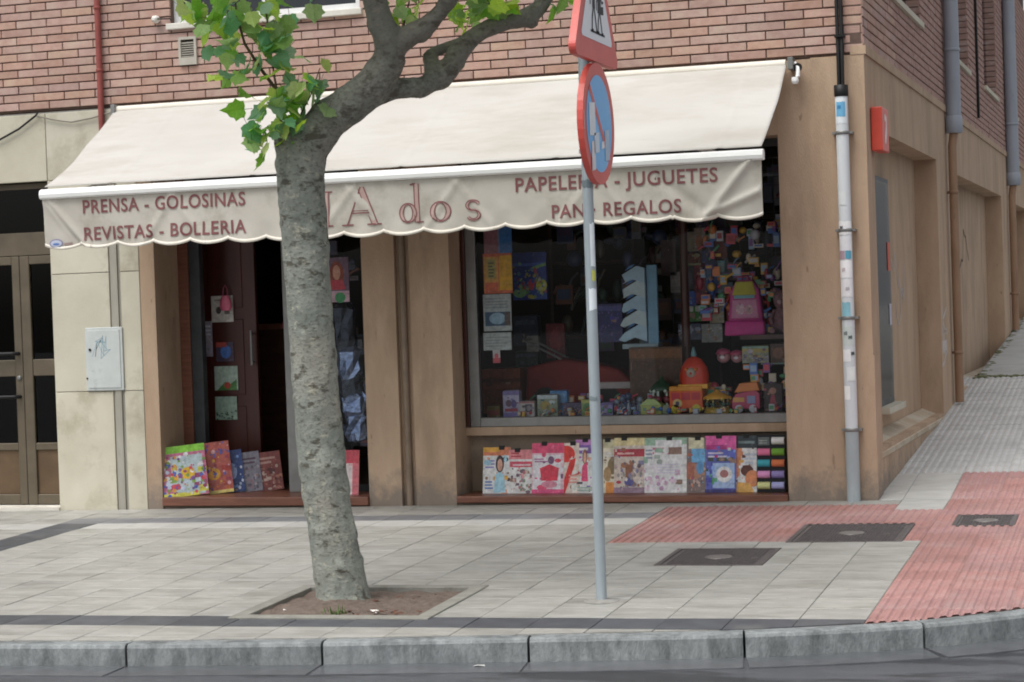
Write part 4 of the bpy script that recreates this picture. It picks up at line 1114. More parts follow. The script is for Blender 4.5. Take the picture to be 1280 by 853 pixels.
m = MB(); face(m, [(-.325, -.05), (-.315, -.05), (-.315, .05), (-.325, .05)], .002, flat('#e8d8d4')); m.build('label', sg, fix=False)
# triangular sign
S_ = .96; hT = S_*.866
def tri(s_, rad, oz=0, n=6):
    h = s_*.866; cs = [(-s_/2, 0), (s_/2, 0), (0, h)]; cen = (0, h/3); out = []
    for k, (y, z) in enumerate(cs):
        d = math.hypot(y-cen[0], z-cen[1]); py, pz = y+(cen[0]-y)/d*2*rad, z+(cen[1]-z)/d*2*rad
        a0 = (210, -30, 90)[k]-60
        for i in range(n+1): a = R(a0+120*i/n); out.append((py+rad*math.cos(a), pz+rad*math.sin(a)+oz))
    return out
tg = plate('triangle_tmp', tri(S_, .045), .04, M_SRED, M_SRED, None)
tg.name = 'warning_sign'; tg.parent = t; tg.location = (.075, .02, 2.868-b0)
m = MB(); face(m, tri(S_*.70, .02, .112), .002, M_SWH); m.build('white_field', tg, fix=False)
# two walking children with a satchel
m = MB()
def limb(pts, w, x=.0035):
    for i in range(len(pts)-1):
        p, q = Vector(pts[i]), Vector(pts[i+1]); d = (q-p).normalized(); n_ = Vector((-d.y, d.x))*w/2; e = d*w*.35
        face(m, [tuple(p-e-n_), tuple(q+e-n_), tuple(q+e+n_), tuple(p-e+n_)], x, M_SBK)
def kid(y, z, s_, f, skirt):
    limb([(y, z+.16*s_), (y-.035*s_*f, z+.08*s_), (y-.05*s_*f, z)], .022*s_); limb([(y-.05*s_*f, z), (y-.02*s_*f, z)], .016*s_)
    limb([(y, z+.16*s_), (y+.03*s_*f, z+.08*s_), (y+.055*s_*f, z)], .022*s_); limb([(y+.055*s_*f, z), (y+.085*s_*f, z)], .016*s_)
    face(m, [(y-.03*s_-(.02*s_ if skirt else 0), z+.13*s_), (y+.03*s_+(.02*s_ if skirt else 0), z+.13*s_), (y+.032*s_, z+.27*s_), (y-.032*s_, z+.27*s_)], .0036, M_SBK)
    limb([(y-.02*s_, z+.26*s_), (y-.07*s_*f, z+.20*s_), (y-.075*s_*f, z+.15*s_)], .016*s_); limb([(y+.02*s_, z+.26*s_), (y+.07*s_*f, z+.21*s_), (y+.10*s_*f, z+.22*s_)], .016*s_)
    face(m, [(y+.036*s_*math.cos(i*.524), z+.315*s_+.04*s_*math.sin(i*.524)) for i in range(12)], .0037, M_SBK)
kid(-.055, .165, .95, 1, False); kid(.065, .165, .82, 1, True)
face(m, [(.10, .27), (.15, .275), (.15, .32), (.10, .315)], .0038, M_SBK)
limb([(-.13, .158), (.16, .158)], .012)
m.build('pictogram', tg, fix=False)
for z in (zc+.15, zc-.15, 2.868-b0+.12, 2.868-b0+.4):
    m = MB(); m.box(-.034, .036, -.036, .036, z-.012, z+.012, M_GALV); m.lathe([(.008, -.05), (.008, .05)], (.02, 0, z), M_GALV, 8, 'y'); m.build('clamp', t)

# ------------------------------------------------------------------ plane tree
def bark():
    m = bpy.data.materials.new('plane_bark'); m.use_nodes = True
    nt = m.node_tree; N = nt.nodes; L = nt.links; b = N['Principled BSDF']; b.inputs['Roughness'].default_value = .85; b.inputs['Specular IOR Level'].default_value = .2
    tc = N.new('ShaderNodeTexCoord')
    def nz(sc, det, st=(1, 1, 1), lo=.4, hi=.6, off=0):
        mp = N.new('ShaderNodeMapping'); mp.inputs['Scale'].default_value = st; mp.inputs['Location'].default_value = (off, off, off)
        L.new(tc.outputs['Object'], mp.inputs[0])
        n = N.new('ShaderNodeTexNoise'); n.inputs['Scale'].default_value = sc; n.inputs['Detail'].default_value = det; n.inputs['Roughness'].default_value = .65
        L.new(mp.outputs[0], n.inputs['Vector'])
        r_ = N.new('ShaderNodeMapRange'); r_.inputs[1].default_value = lo; r_.inputs[2].default_value = hi; L.new(n.outputs[0], r_.inputs[0]); return r_.outputs[0], n.outputs[0]
    def mix(f, a, c):
        x = N.new('ShaderNodeMix'); x.data_type = 'RGBA'; L.new(f, x.inputs[0])
        if isinstance(a, str): x.inputs[6].default_value = (*hx(a), 1)
        else: L.new(a, x.inputs[6])
        x.inputs[7].default_value = (*hx(c), 1); return x.outputs[2]
    f1, _ = nz(6, 6, (1, 1, .6), .4, .62)
    f2, _ = nz(17, 5, (1, 1, 1.3), .57, .66, 3)
    f3, _ = nz(9, 7, (1, 1, 1.8), .56, .63, 11)
    f4, raw = nz(40, 6, (1, 1, 1.4), .52, .68, 5)
    f5, _ = nz(2.2, 3, (1, 1, .5), .5, .62, 21)
    c = mix(f1, '#94978e', '#7f847c'); c = mix(f5, c, '#96948a'); c = mix(f2, c, '#a9a696'); c = mix(f3, c, '#5c594f'); c = mix(f4, c, '#686860')
    # the bark turns darker and browner with height, with a ragged edge
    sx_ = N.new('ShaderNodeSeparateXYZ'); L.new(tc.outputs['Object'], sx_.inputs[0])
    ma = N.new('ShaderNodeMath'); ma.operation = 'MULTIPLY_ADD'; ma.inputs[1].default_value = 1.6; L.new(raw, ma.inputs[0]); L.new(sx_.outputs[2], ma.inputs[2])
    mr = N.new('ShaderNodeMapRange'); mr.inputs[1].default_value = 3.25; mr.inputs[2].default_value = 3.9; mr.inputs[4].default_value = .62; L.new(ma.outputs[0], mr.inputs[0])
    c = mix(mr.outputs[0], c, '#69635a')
    L.new(c, b.inputs['Base Color'])
    bp = N.new('ShaderNodeBump'); bp.inputs['Strength'].default_value = .8; bp.inputs['Distance'].default_value = .011
    ad = N.new('ShaderNodeMath'); ad.operation = 'ADD'; L.new(raw, ad.inputs[0]); mu = N.new('ShaderNodeMath'); mu.operation = 'MULTIPLY'; mu.inputs[1].default_value = -.4; L.new(f3, mu.inputs[0]); L.new(mu.outputs[0], ad.inputs[1])
    L.new(ad.outputs[0], bp.inputs['Height']); L.new(bp.outputs[0], b.inputs['Normal'])
    return m
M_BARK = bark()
def leafmat(name, c, c2):
    m = pm(name, c, c2, scale=14, rough=.45, rand=.22, spec=.35)
    nt = m.node_tree; N = nt.nodes; L = nt.links; b = N['Principled BSDF']
    t = N.new('ShaderNodeBsdfTranslucent'); x = N.new('ShaderNodeMixShader'); x.inputs[0].default_value = .48
    src = b.inputs['Base Color'].links[0].from_socket
    g = N.new('ShaderNodeHueSaturation'); g.inputs['Value'].default_value = 1.5; g.inputs['Hue'].default_value = .485; L.new(src, g.inputs['Color']); L.new(g.outputs[0], t.inputs[0])
    o = [n for n in N if n.type == 'OUTPUT_MATERIAL'][0]
    L.new(b.outputs[0], x.inputs[1]); L.new(t.outputs[0], x.inputs[2]); L.new(x.outputs[0], o.inputs[0]); return m
M_LEAF = leafmat('plane_leaf', '#8abb50', '#74a842')
M_LEAFY = leafmat('young_plane_leaf', '#bcd656', '#a5c848')
M_LEAFD = leafmat('dull_plane_leaf', '#7db082', '#6aa072')
M_TWIG = pm('twig_bark', '#6b5d4c', '#594d40', scale=20, rough=.9)
TX, TY = -2.56, -4.25
tree = thing('plane_tree', 'mottled grey plane tree with cut-back limbs and green shoots in the soil bed', 'tree', (TX, TY, gz(TX, TY)))
T0 = Vector(tree.location)
tb = MB()
K = 1/215.
def limbs(pts, n=14, thin=.95):
    P_ = [Vector(p[0])-T0 for p in pts]; R_ = [p[1]*K*thin for p in pts]
    # smooth the path
    PP, RR = [], []
    for i in range(len(P_)-1):
        a, b_, c, d = P_[max(i-1, 0)], P_[i], P_[i+1], P_[min(i+2, len(P_)-1)]
        for k in range(5):
            t = k/5; PP.append(.5*((2*b_)+(c-a)*t+(2*a-5*b_+4*c-d)*t*t+(3*b_-a-3*c+d)*t**3)); RR.append(R_[i]*(1-t)+R_[i+1]*t)
    PP.append(P_[-1]); RR.append(R_[-1]); tb.tube(PP, RR, M_BARK, n)
limbs([((-2.556, -4.215, -0.219), 44), ((-2.570, -4.197, -0.128), 36), ((-2.588, -4.200, 0.026), 33.5), ((-2.610, -4.203, 0.190), 32.5), ((-2.650, -4.210, 0.517), 31), ((-2.680, -4.212, 0.891), 31), ((-2.700, -4.210, 1.311), 30.5), ((-2.718, -4.206, 1.777), 30.5), ((-2.731, -4.204, 2.104), 31), ((-2.738, -4.202, 2.337), 32), ((-2.725, -4.194, 2.499), 34), ((-2.664, -4.184, 2.613), 30)])
limbs([((-2.728, -4.218, 2.405), 28), ((-2.778, -4.252, 2.559), 24), ((-2.803, -4.258, 2.639), 14)])
limbs([((-2.725, -4.195, 2.476), 32), ((-2.586, -4.190, 2.622), 30), ((-2.426, -4.180, 2.737), 28), ((-2.290, -4.177, 2.830), 27), ((-2.191, -4.165, 2.954), 24), ((-2.165, -4.196, 3.063), 21), ((-2.196, -4.266, 3.217), 18.5), ((-2.200, -4.327, 3.368), 18), ((-2.206, -4.417, 3.692), 17), ((-2.282, -4.485, 4.134), 13), ((-2.443, -4.631, 4.607), 8)], thin=.87)
limbs([((-2.198, -4.166, 3.009), 18), ((-2.068, -4.165, 3.096), 17), ((-1.948, -4.168, 3.146), 15), ((-1.845, -4.176, 3.238), 12), ((-1.746, -4.226, 3.368), 12), ((-1.608, -4.281, 3.751), 11), ((-1.520, -4.348, 4.262), 7)], thin=.87)
limbs([((-2.311, -4.153, 2.788), 22), ((-2.193, -4.042, 2.823), 17), ((-2.069, -3.919, 2.840), 15), ((-1.962, -3.821, 2.917), 16), ((-1.897, -3.735, 3.044), 15), ((-1.805, -3.641, 3.162), 13.5), ((-1.676, -3.536, 3.232), 12), ((-1.551, -3.433, 3.273), 14), ((-1.475, -3.355, 3.374), 11), ((-1.390, -3.271, 3.620), 10), ((-1.309, -3.130, 4.170), 7)], thin=.87)
limbs([((-2.021, -3.882, 2.897), 12), ((-2.058, -3.807, 3.019), 11), ((-2.038, -3.747, 3.062), 9), ((-1.916, -3.656, 3.121), 8), ((-1.820, -3.625, 3.155), 8)], thin=.87)
limbs([((-1.551, -3.433, 3.264), 13), ((-1.515, -3.444, 3.207), 8)], thin=.87)
tmp = tb.build('tmp_trunk')
rmod = tmp.modifiers.new('r', 'REMESH'); rmod.mode = 'VOXEL'; rmod.voxel_size = .016
smod = tmp.modifiers.new('s', 'SMOOTH'); smod.factor = .5; smod.iterations = 5
dg = bpy.context.evaluated_depsgraph_get(); dg.update()
me = bpy.data.meshes.new_from_object(tmp.evaluated_get(dg)); bpy.data.objects.remove(tmp)
for v in me.vertices:
    p = v.co; n_ = v.normal
    d = noise.noise(Vector((p.x*7, p.y*7, p.z*3.2)))*.011+noise.noise(Vector((p.x*20, p.y*20, p.z*14)))*.005+max(0, noise.noise(Vector((p.x*11+9, p.y*11, p.z*11)))-.25)*.03
    v.co = p+n_*d
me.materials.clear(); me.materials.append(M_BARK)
me.polygons.foreach_set('use_smooth', [True]*len(me.polygons))
trunk = link('trunk', me, tree)
# leaves
def leaf_mesh(m, fold, curl):
    ol = [(0, 0), (.16, -.05), (.36, .0), (.36, .16), (.50, .34), (.34, .44), (.30, .60), (.14, .70), (.0, .96), (-.14, .70), (-.30, .60), (-.34, .44), (-.50, .34), (-.36, .16), (-.36, .0), (-.16, -.05)]
    z = lambda x, y: fold*abs(x)-curl*(y*y)-curl*.6*x*x+.03*math.sin(9*x)
    b = MB(); c = (0, .30, z(0, .3)); V_ = [(x, y, z(x, y)) for x, y in ol]
    for i in range(len(V_)): b.poly([c, V_[i], V_[(i+1) % len(V_)]], m, True)
    b.poly([(-.012, -.35, .04), (.012, -.35, .04), (.012, .02, .01), (-.012, .02, .01)], M_TWIG)
    return b.mesh('leaf')
LM = [leaf_mesh(m, f, c) for m in (M_LEAF, M_LEAFY, M_LEAFD) for f, c in ((.25, .35), (-.05, .5), (.4, .15))]
random.seed(42)
twg = {}
def twig(pts, r_=.007):
    m = MB(); P_ = [Vector(p)-T0 for p in pts]; m.tube(P_, [r_*(1-.7*i/len(P_)) for i in range(len(P_))], M_TWIG, 6); return m.build('twig', tree)
nleaf = 0
def leaves(tw, c, spread, n, size=.13, kinds=(0, 0, 0, 1, 2)):
    global nleaf
    for k in range(n):
        p = Vector(c)-T0+Vector((random.gauss(0, 1)*spread[0], random.gauss(0, 1)*spread[1], random.gauss(0, 1)*spread[2]))
        o = link('leaf', LM[random.choice(kinds)*3+random.randrange(3)], tw, p)
        s_ = size*random.uniform(.65, 1.2); o.scale = (s_, s_, s_)
        # most blades hang and show a side to the street
        o.rotation_euler = (random.gauss(R(-115), R(38)), random.gauss(0, R(35)), random.gauss(R(15), R(60)))
        nleaf += 1
tA = twig([(-2.846, -4.268, 2.840), (-2.889, -4.384, 2.956), (-2.948, -4.452, 3.090), (-2.966, -4.507, 3.244), (-2.963, -4.553, 3.510)], .011)
tB = twig([(-2.821, -4.264, 2.616), (-2.793, -4.357, 2.768), (-2.795, -4.407, 2.924), (-2.799, -4.457, 3.147), (-2.812, -4.454, 3.467)], .009)
tC = twig([(-2.830, -4.268, 2.593), (-2.868, -4.384, 2.610), (-2.868, -4.470, 2.513)], .006)
tD = twig([(-2.711, -4.281, 2.654), (-2.617, -4.302, 2.785), (-2.541, -4.327, 2.938)], .005)
tE = twig([(-2.100, -4.187, 3.059), (-2.093, -4.129, 3.180), (-2.058, -4.116, 3.317), (-2.039, -4.105, 3.546)], .008)
tF = twig([(-1.633, -3.512, 3.246), (-1.729, -3.593, 3.323), (-1.795, -3.612, 3.412)], .007)
tG = twig([(-1.461, -3.403, 3.366), (-1.414, -3.387, 3.422), (-1.375, -3.374, 3.483)], .006)
for tw, uvn in ((tA, (((-3.242, -4.593, 3.309), (.05, .12, .05), 7), ((-3.112, -4.552, 3.318), (.08, .12, .05), 9), ((-2.992, -4.516, 3.236), (.09, .12, .07), 11), ((-2.943, -4.503, 3.107), (.07, .1, .05), 7), ((-3.071, -4.495, 2.898), (.045, .06, .015), 4), ((-3.023, -4.529, 3.055), (.05, .06, .03), 4), ((-2.898, -4.438, 2.997), (.05, .06, .03), 4))),
                (tB, (((-2.795, -4.452, 3.293), (.09, .12, .06), 9), ((-2.755, -4.443, 3.136), (.06, .1, .07), 12), ((-2.822, -4.466, 3.066), (.06, .08, .05), 8), ((-2.729, -4.438, 2.985), (.05, .06, .04), 5), ((-2.784, -4.405, 2.841), (.06, .08, .05), 9), ((-2.788, -4.410, 2.695), (.06, .08, .05), 12), ((-2.715, -4.387, 2.656), (.05, .06, .04), 8))),
                (tC, (((-2.861, -4.466, 2.604), (.03, .05, .03), 5), ((-2.847, -4.464, 2.475), (.015, .03, .02), 2), ((-2.897, -4.478, 2.568), (.02, .03, .03), 3))),
                (tD, (((-2.579, -4.342, 2.816), (.06, .06, .03), 7), ((-2.648, -4.363, 2.855), (.05, .05, .03), 5), ((-2.505, -4.315, 2.982), (.02, .02, .01), 1))),
                (tE, (((-2.134, -4.036, 3.278), (.05, .1, .06), 12), ((-2.185, -4.053, 3.187), (.04, .08, .04), 6), ((-2.022, -4.104, 3.362), (.08, .1, .05), 8))),
                (tF, (((-1.852, -3.631, 3.328), (.06, .1, .04), 10), ((-1.729, -3.593, 3.338), (.07, .1, .03), 9), ((-1.912, -3.651, 3.282), (.03, .05, .025), 4), ((-1.630, -3.509, 3.341), (.04, .06, .03), 4))),
                (tG, (((-1.370, -3.375, 3.353), (.04, .05, .02), 3),))):
    for c, sp, n in uvn: leaves(tw, c, (sp[0]*1.15, sp[1], sp[2]*1.15), round(n*1.35), .118, (0, 0, 1, 2) if tw not in (tE, tF) else (0, 1, 1))
# the rest of the crown, unseen above the picture, thickened to shade the limbs
def rmat(): return Matrix.Rotation(random.uniform(0, 6.3), 4, 'Z') @ Matrix.Rotation(random.gauss(-1.2, .8), 4, 'X')
tips = [Vector(p)-T0 for p in ((-2.443, -4.631, 4.607), (-1.520, -4.348, 4.262), (-1.309, -3.130, 4.170), (-2.282, -4.485, 4.134), (-2.957, -4.547, 3.737))]
cv, cf, cm = [], [], []
SRC = [([v.co.copy() for v in LM[q*3].vertices], [list(p.vertices) for p in LM[q*3].polygons]) for q in (0, 1, 2)]
for k in range(2100):
    c = random.choice(tips); p = c+Vector((random.gauss(0, .42), random.gauss(0, .42), abs(random.gauss(.15, .35))))
    vs_, fs_ = SRC[random.choice((0, 0, 1, 2))]; n0 = len(cv); mt = Matrix.Translation(p) @ rmat() @ Matrix.Scale(random.uniform(.1, .18), 4)
    cv += [tuple(mt @ v) for v in vs_]
    for f in fs_: cf.append([i+n0 for i in f]); cm.append(1 if len(f) == 4 else 0)
me = bpy.data.meshes.new('crown'); me.from_pydata(cv, [], cf); me.materials.append(M_LEAF); me.materials.append(M_TWIG); me.polygons.foreach_set('material_index', cm)
o = link('crown', me, tree); o['kind'] = 'stuff'
print('leaves', nleaf)

# ------------------------------------------------------------------ things for sale
def flat(c, rough=.35):
    l = tuple(min(.85, v*1.3) for v in lin(c))
    return pm('goods_%s_%d' % (c, int(rough*10)), l, tuple(v*.8 for v in l), scale=12, rough=rough, spec=.5)
def busy(spec, n):
    """small scraps of the cover's own colours, as a crowded photograph has"""
    cs = [q for s_ in spec for q in ([s_[-1]] if isinstance(s_[-1], str) else (s_[-1] if isinstance(s_[-1], list) else []))]
    cs += ['#8a6f62']
    body = [('s', .03, .03, .97, .80, n, cs)]
    return spec[:max(1, len(spec)//2)]+body+spec[max(1, len(spec)//2):]
M_PAGE = pm('paper_edge', '#dcd8d0', '#cbc7bf', scale=60, rough=.9)
def prnt(parent, w, h, y, spec, name='cover', x0=None, z0=0.0):
    """flat printed picture: shapes in unit coordinates laid one over the other"""
    m = MB(); ox = -w/2 if x0 is None else x0; k = 0
    X = lambda u: ox+u*w
    Z = lambda v: z0+v*h
    for s_ in spec:
        yy = y-.0004*k-.0003; k += 1
        c = ink(s_[5] if s_[0] == 't' else s_[-1]) if s_[0] not in 'ns' else None
        if s_[0] == 'r': m.poly([(X(a), yy, Z(b)) for a, b in ((s_[1], s_[2]), (s_[3], s_[2]), (s_[3], s_[4]), (s_[1], s_[4]))], c)
        elif s_[0] == 'e': m.poly([(X(s_[1]+s_[3]*math.cos(i*.449)), yy, Z(s_[2]+s_[4]*math.sin(i*.449))) for i in range(14)], c)
        elif s_[0] == 'p': m.poly([(X(a), yy, Z(b)) for a, b in s_[1]], c)
        elif s_[0] == 't':     # unreadable small print
            n = s_[6]; dz = (s_[4]-s_[2])/n
            for i in range(n):
                e = s_[3]-(s_[3]-s_[1])*random.choice((0, .05, .12, .3))
                zb_ = s_[2]+dz*i
                m.poly([(X(a), yy, Z(b)) for a, b in ((s_[1], zb_), (e, zb_), (e, zb_+dz*.5), (s_[1], zb_+dz*.5))], c)
        elif s_[0] == 'n':     # speckle of small shapes
            for i in range(int(s_[5]*1.6)):
                a, b = random.uniform(s_[1], s_[3]), random.uniform(s_[2], s_[4]); q = random.uniform(.014, .05)
                cc = ink(random.choice(s_[6])); n_ = random.choice((4, 5, 7)); f = random.uniform(0, 3)
                m.poly([(X(min(max(a+q*math.cos(f+t*6.283/n_)*1.2, 0), 1)), yy-.00003*(i+1), Z(min(max(b+q*math.sin(f+t*6.283/n_), 0), 1))) for t in range(n_)], cc)
        elif s_[0] == 's':
            for i in range(s_[5]):
                a, b = random.uniform(s_[1], s_[3]), random.uniform(s_[2], s_[4]); q = random.uniform(.02, .11); f = .785 if random.random() < .7 else random.uniform(0, 3); n_ = 4 if f == .785 else 7; st_ = random.uniform(.5, 2.0)
                m.poly([(X(min(max(a+q*st_*math.cos(f+t*6.283/n_), 0), 1)), yy-.00001*i, Z(min(max(b+q*math.sin(f+t*6.283/n_)*w/h, 0), 1))) for t in range(n_)], ink(random.choice(s_[6])))
    return m.build(name, parent, fix=False)
def lady(cx, z0, s_, hair, skin, dress):
    return [('p', [(cx-.16*s_, z0), (cx+.16*s_, z0), (cx+.12*s_, z0+.28*s_), (cx, z0+.36*s_), (cx-.12*s_, z0+.28*s_)], dress), ('e', cx, z0+.46*s_, .115*s_, .14*s_, hair), ('e', cx+.005, z0+.44*s_, .07*s_, .10*s_, skin)]
def magazine(label, box, y, spec, lean=9, th=.008, tilt=0, turn=0, group='magazines in the rack under the window', clip=True, zb=.043, name='magazine', cat='magazine'):
    x0, x1, z0, z1 = box; w, h = (x1-x0)/math.cos(R(turn)), (z1-z0)/math.cos(R(lean))
    t = thing(name, label, cat, ((x0+x1)/2, y, zb), group, (-R(lean), R(tilt), R(turn)))
    m = MB(); m.box(-w/2, w/2, 0, th, 0, h, M_PAGE); bevel(m.build('pages', t), .0015, 1)
    prnt(t, w, h, 0, busy(spec, 22))
    if clip:
        m = MB(); cx = random.uniform(-.05, .05); m.box(cx-.022, cx+.022, -.006, th+.004, h-.02, h+.012, M_BLACK); m.build('clip', t)
    return t
random.seed(77)
RY = .17
MG = [
 ('white magazine with a dark haired woman in pale blue, leftmost in the rack', (-3.150, -2.922, 0.044, 0.408), [('r',0,0,1,1,'#dfe3ec'),('r',0,.82,1,1,'#cf7a55'),('r',0,.90,.6,1,'#d9a13d'),('t',.08,.55,.45,.76,'#8a84bd',3)]+lady(.62,.02,1.35,'#3a2630','#cf9d87','#9cc6dc')+[('t',.08,.1,.38,.3,'#5f7fb8',3)]),
 ('pink headed magazine of small knitted pictures, second in the rack', (-2.934, -2.708, 0.057, 0.400), [('r',0,0,1,1,'#e2dad6'),('r',0,.78,1,1,'#d98489'),('t',.08,.83,.5,.97,'#b0404a',2),('r',.04,.60,.96,.73,'#c8475c'),('t',.15,.63,.85,.71,'#eab6bd',1),('n',.1,.08,.9,.5,26,['#b06a70','#8f7d88','#d99aa0','#7d8f7a','#c9b3a4','#6a5260'])]),
 ('pink magazine with a red bag on its cover, third in the rack', (-2.737, -2.473, 0.042, 0.435), [('r',0,0,1,1,'#dcb3be'),('r',0,.80,1,1,'#d1496f'),('r',.03,.06,.9,.76,'#d6d2d8'),('t',.08,.62,.5,.72,'#a75f8f',2),('p',[(.3,.25),(.8,.25),(.85,.5),(.55,.58),(.25,.5)],'#c8334a'),('e',.55,.18,.25,.07,'#c77f93'),('r',0,0,1,.08,'#cf4d7d'),('e',.6,.66,.1,.08,'#6d4d6c')]),
 ('cream magazine with a red balloon and ribbon on its cover', (-2.533, -2.350, 0.049, 0.441), [('r',0,0,1,1,'#e3c6ba'),('e',.42,.78,.40,.17,'#d8362c'),('p',[(.15,.0),(.38,.0),(.8,.55),(.85,.70),(.6,.66)],'#cc2f2b'),('e',.8,.12,.14,.1,'#e1d7d0'),('t',.55,.2,.95,.4,'#d08f86',3)]),
 ('magazine with a purple heading and a pink dress, left of the sign post', (-2.380, -2.210, 0.047, 0.463), [('r',0,0,1,1,'#e6e0e4'),('r',0,.74,1,1,'#7a58a3'),('r',.0,.90,1,1,'#b478b6'),('t',.15,.80,.8,.9,'#d9d0ea',1)]+lady(.45,.22,1.0,'#8a5a40','#d5a38c','#d64a74')+[('r',.0,.17,.35,.21,'#4a3a44'),('t',.1,.04,.9,.14,'#9ab3a6',2)]),
 ('cream and brown magazine standing right of the sign post', (-2.158, -2.035, 0.046, 0.460), [('r',0,0,1,1,'#d8cdb8'),('r',0,.84,1,1,'#bdb795'),('e',.6,.5,.3,.16,'#7d6a4a'),('e',.3,.35,.25,.14,'#a5855e'),('r',.2,0,1,.2,'#d1873f'),('t',.1,.68,.8,.78,'#e9e4d8',2)]),
 ('magazine with a dark red heading over a collage of small rooms', (-2.065, -1.821, 0.047, 0.472), [('r',0,0,1,1,'#c9bbb0'),('r',0,.86,1,1,'#cfc08f'),('r',0,.66,1,.80,'#a83644'),('t',.1,.70,.9,.77,'#d6a9a4',1),('n',.05,.05,.95,.6,34,['#8f8a86','#9d6a4f','#7f7a95','#b39c9a','#6b5a66','#d4cbc4']),('r',.38,.22,.62,.52,'#8a5a42'),('e',.5,.2,.16,.08,'#53508a'),('r',0,0,1,.1,'#8d7587')]),
 ('widest magazine of the rack, white with pink lines and a pale green edge', (-1.831, -1.457, 0.046, 0.469), [('r',0,0,1,1,'#dfdbe2'),('r',0,.86,1,1,'#8fae98'),('r',.26,.72,.82,.96,'#e9e7ec'),('t',.2,.70,.84,.86,'#d1688f',2),('t',.05,.62,.2,.82,'#8d96a5',3),('n',.05,.04,.78,.3,16,['#c9a4bb','#d7c1d0','#b48fae','#e2d2dc']),('e',.35,.56,.06,.05,'#9aa69e'),('t',.3,.35,.75,.55,'#c9c3d2',4),('r',.84,.02,.96,.88,'#d9ead6')]),
 ('narrow magazine in brown and sky blue, half behind its neighbours', (-1.482, -1.331, 0.048, 0.469), [('r',0,0,1,1,'#7d6e6c'),('r',.1,.80,.9,1,'#c9c5a5'),('r',.25,.55,.95,.80,'#6aa7d2'),('e',.45,.38,.3,.14,'#a97c66'),('e',.7,.45,.2,.12,'#5d90bd'),('n',.05,.03,.95,.28,12,['#a4526c','#c0a49a','#564a58','#c97f5a']),('r',0,.25,.4,.55,'#a0624f')]),
 ('blue magazine with a bright pink heading and a plate of food', (-1.339, -1.095, 0.049, 0.481), [('r',0,0,1,1,'#5a63b4'),('r',0,.76,1,1,'#d2579c'),('r',.0,.76,.7,.84,'#a82f78'),('t',.1,.62,.8,.74,'#c7c1d6',2),('r',.1,.55,.9,.62,'#3d4a3f'),('r',.25,.08,.95,.52,'#9db4e2'),('e',.62,.32,.26,.14,'#e3dfe2'),('e',.62,.33,.14,.07,'#a06a6a'),('n',.02,.1,.35,.5,10,['#7f9be0','#4f9a68','#8fa6e4','#4447a0']),('r',0,0,1,.06,'#35306e')]),
 ('magazine with a dark heading and a plate of orange food, second from the right end', (-1.110, -0.917, 0.047, 0.477), [('r',0,0,1,1,'#dcd7d6'),('r',0,.78,1,1,'#27333a'),('t',.15,.86,.9,.95,'#6f7f80',1),('p',[(.0,.78),(.3,.78),(.2,.3),(0,.2)],'#cf8a66'),('e',.5,.38,.26,.10,'#5a2f26'),('e',.72,.24,.3,.15,'#cf8458'),('p',[(0,0),(.8,0),(.6,.16),(.1,.18)],'#d9a657'),('t',.4,.5,.9,.72,'#b7c0cc',3)]),
]
for lab, box, spec in MG: magazine(lab, box, RY+random.uniform(-.012, .012), spec)
x0, x1, z0, z1 = (-0.936, -0.714, 0.047, 0.487)
t = thing('yarn_card', 'dark card of coloured yarn swatches in two columns at the right end of the rack', 'yarn card', ((x0+x1)/2, RY, .043), None, (-R(9), 0, 0)); w, h = x1-x0, z1-z0
m = MB(); m.box(-w/2, w/2, 0, .02, 0, h, pm('black_card', '#23242a', '#1c1d22', scale=9, rough=.6)); bevel(m.build('card', t), .002)
sw_c = [['#d7d9dc','#6f9e3c','#c9704a','#8f83b9','#a3a5d2'], [None,'#d77395','#3f9aa6','#cf8dbb','#c9cc8f']]
for cix in (0, 1):
    for r_ in range(5):
        c = sw_c[cix][r_]
        if not c: continue
        xa = .03*w if cix == 0 else -.46*w; xb = xa+.43*w; za = h*(.80-.195*r_)+.01; zb_ = za+h*.145
        m = MB(); m.tube([(xa, -.004, (za+zb_)/2), (xb, -.004, (za+zb_)/2)], (zb_-za)/2*.9, flat(c, .8), 8); o = m.build('yarn', t)
prnt(t, w*.4, h*.14, -.0005, [('r',0,0,1,1,'#59605f'),('t',.1,.2,.9,.8,'#8f9a96',2)], 'label', -.46*w, h*.82)

# big comics by the door
DG = 'comics and papers on the doorway sill'
magazine('large comic with a green heading and crowded cartoon colours, at the left door jamb', (-5.887, -5.541, 0.039, 0.459), .08, [('r',0,0,1,1,'#b76a86'),('r',0,.86,1,1,'#7db93a'),('r',.22,.02,.93,.80,'#a9b9bd'),('n',.02,.02,.98,.84,60,['#7a4f8f','#c04a58','#4f63b0','#cf9a3a','#dcd3dc','#7d9a4a','#8d4468','#b9c3e0']),('e',.58,.45,.16,.12,'#d3ac2f'),('r',0,0,.8,.08,'#c3c04c')], 10, .012, -5, 22, group=DG, clip=False)
magazine('large comic with a red brown cover of crowded figures, behind the green headed one', (-5.695, -5.393, 0.053, 0.481), .25, [('r',0,0,1,1,'#a8574c'),('n',.02,.04,.98,.98,60,['#7a3f70','#c06a3f','#8f3a4a','#cfa13f','#5f5a9a','#c99aa0','#a33d36']),('e',.55,.38,.17,.12,'#cf9430'),('r',0,0,1,.06,'#cdbb6a')], 10, .012, -5, 24, group=DG, clip=False)
magazine('dark blue paper with white figures on the doorway sill', (-5.549, -5.328, 0.072, 0.422), .36, [('r',0,0,1,1,'#2f4377'),('n',.05,.05,.95,.95,26,['#6f8cc0','#233055','#b9c3d6','#41598f']),('e',.6,.5,.18,.2,'#8d9cc4')], 10, .012, -5, 24, group=DG, clip=False)
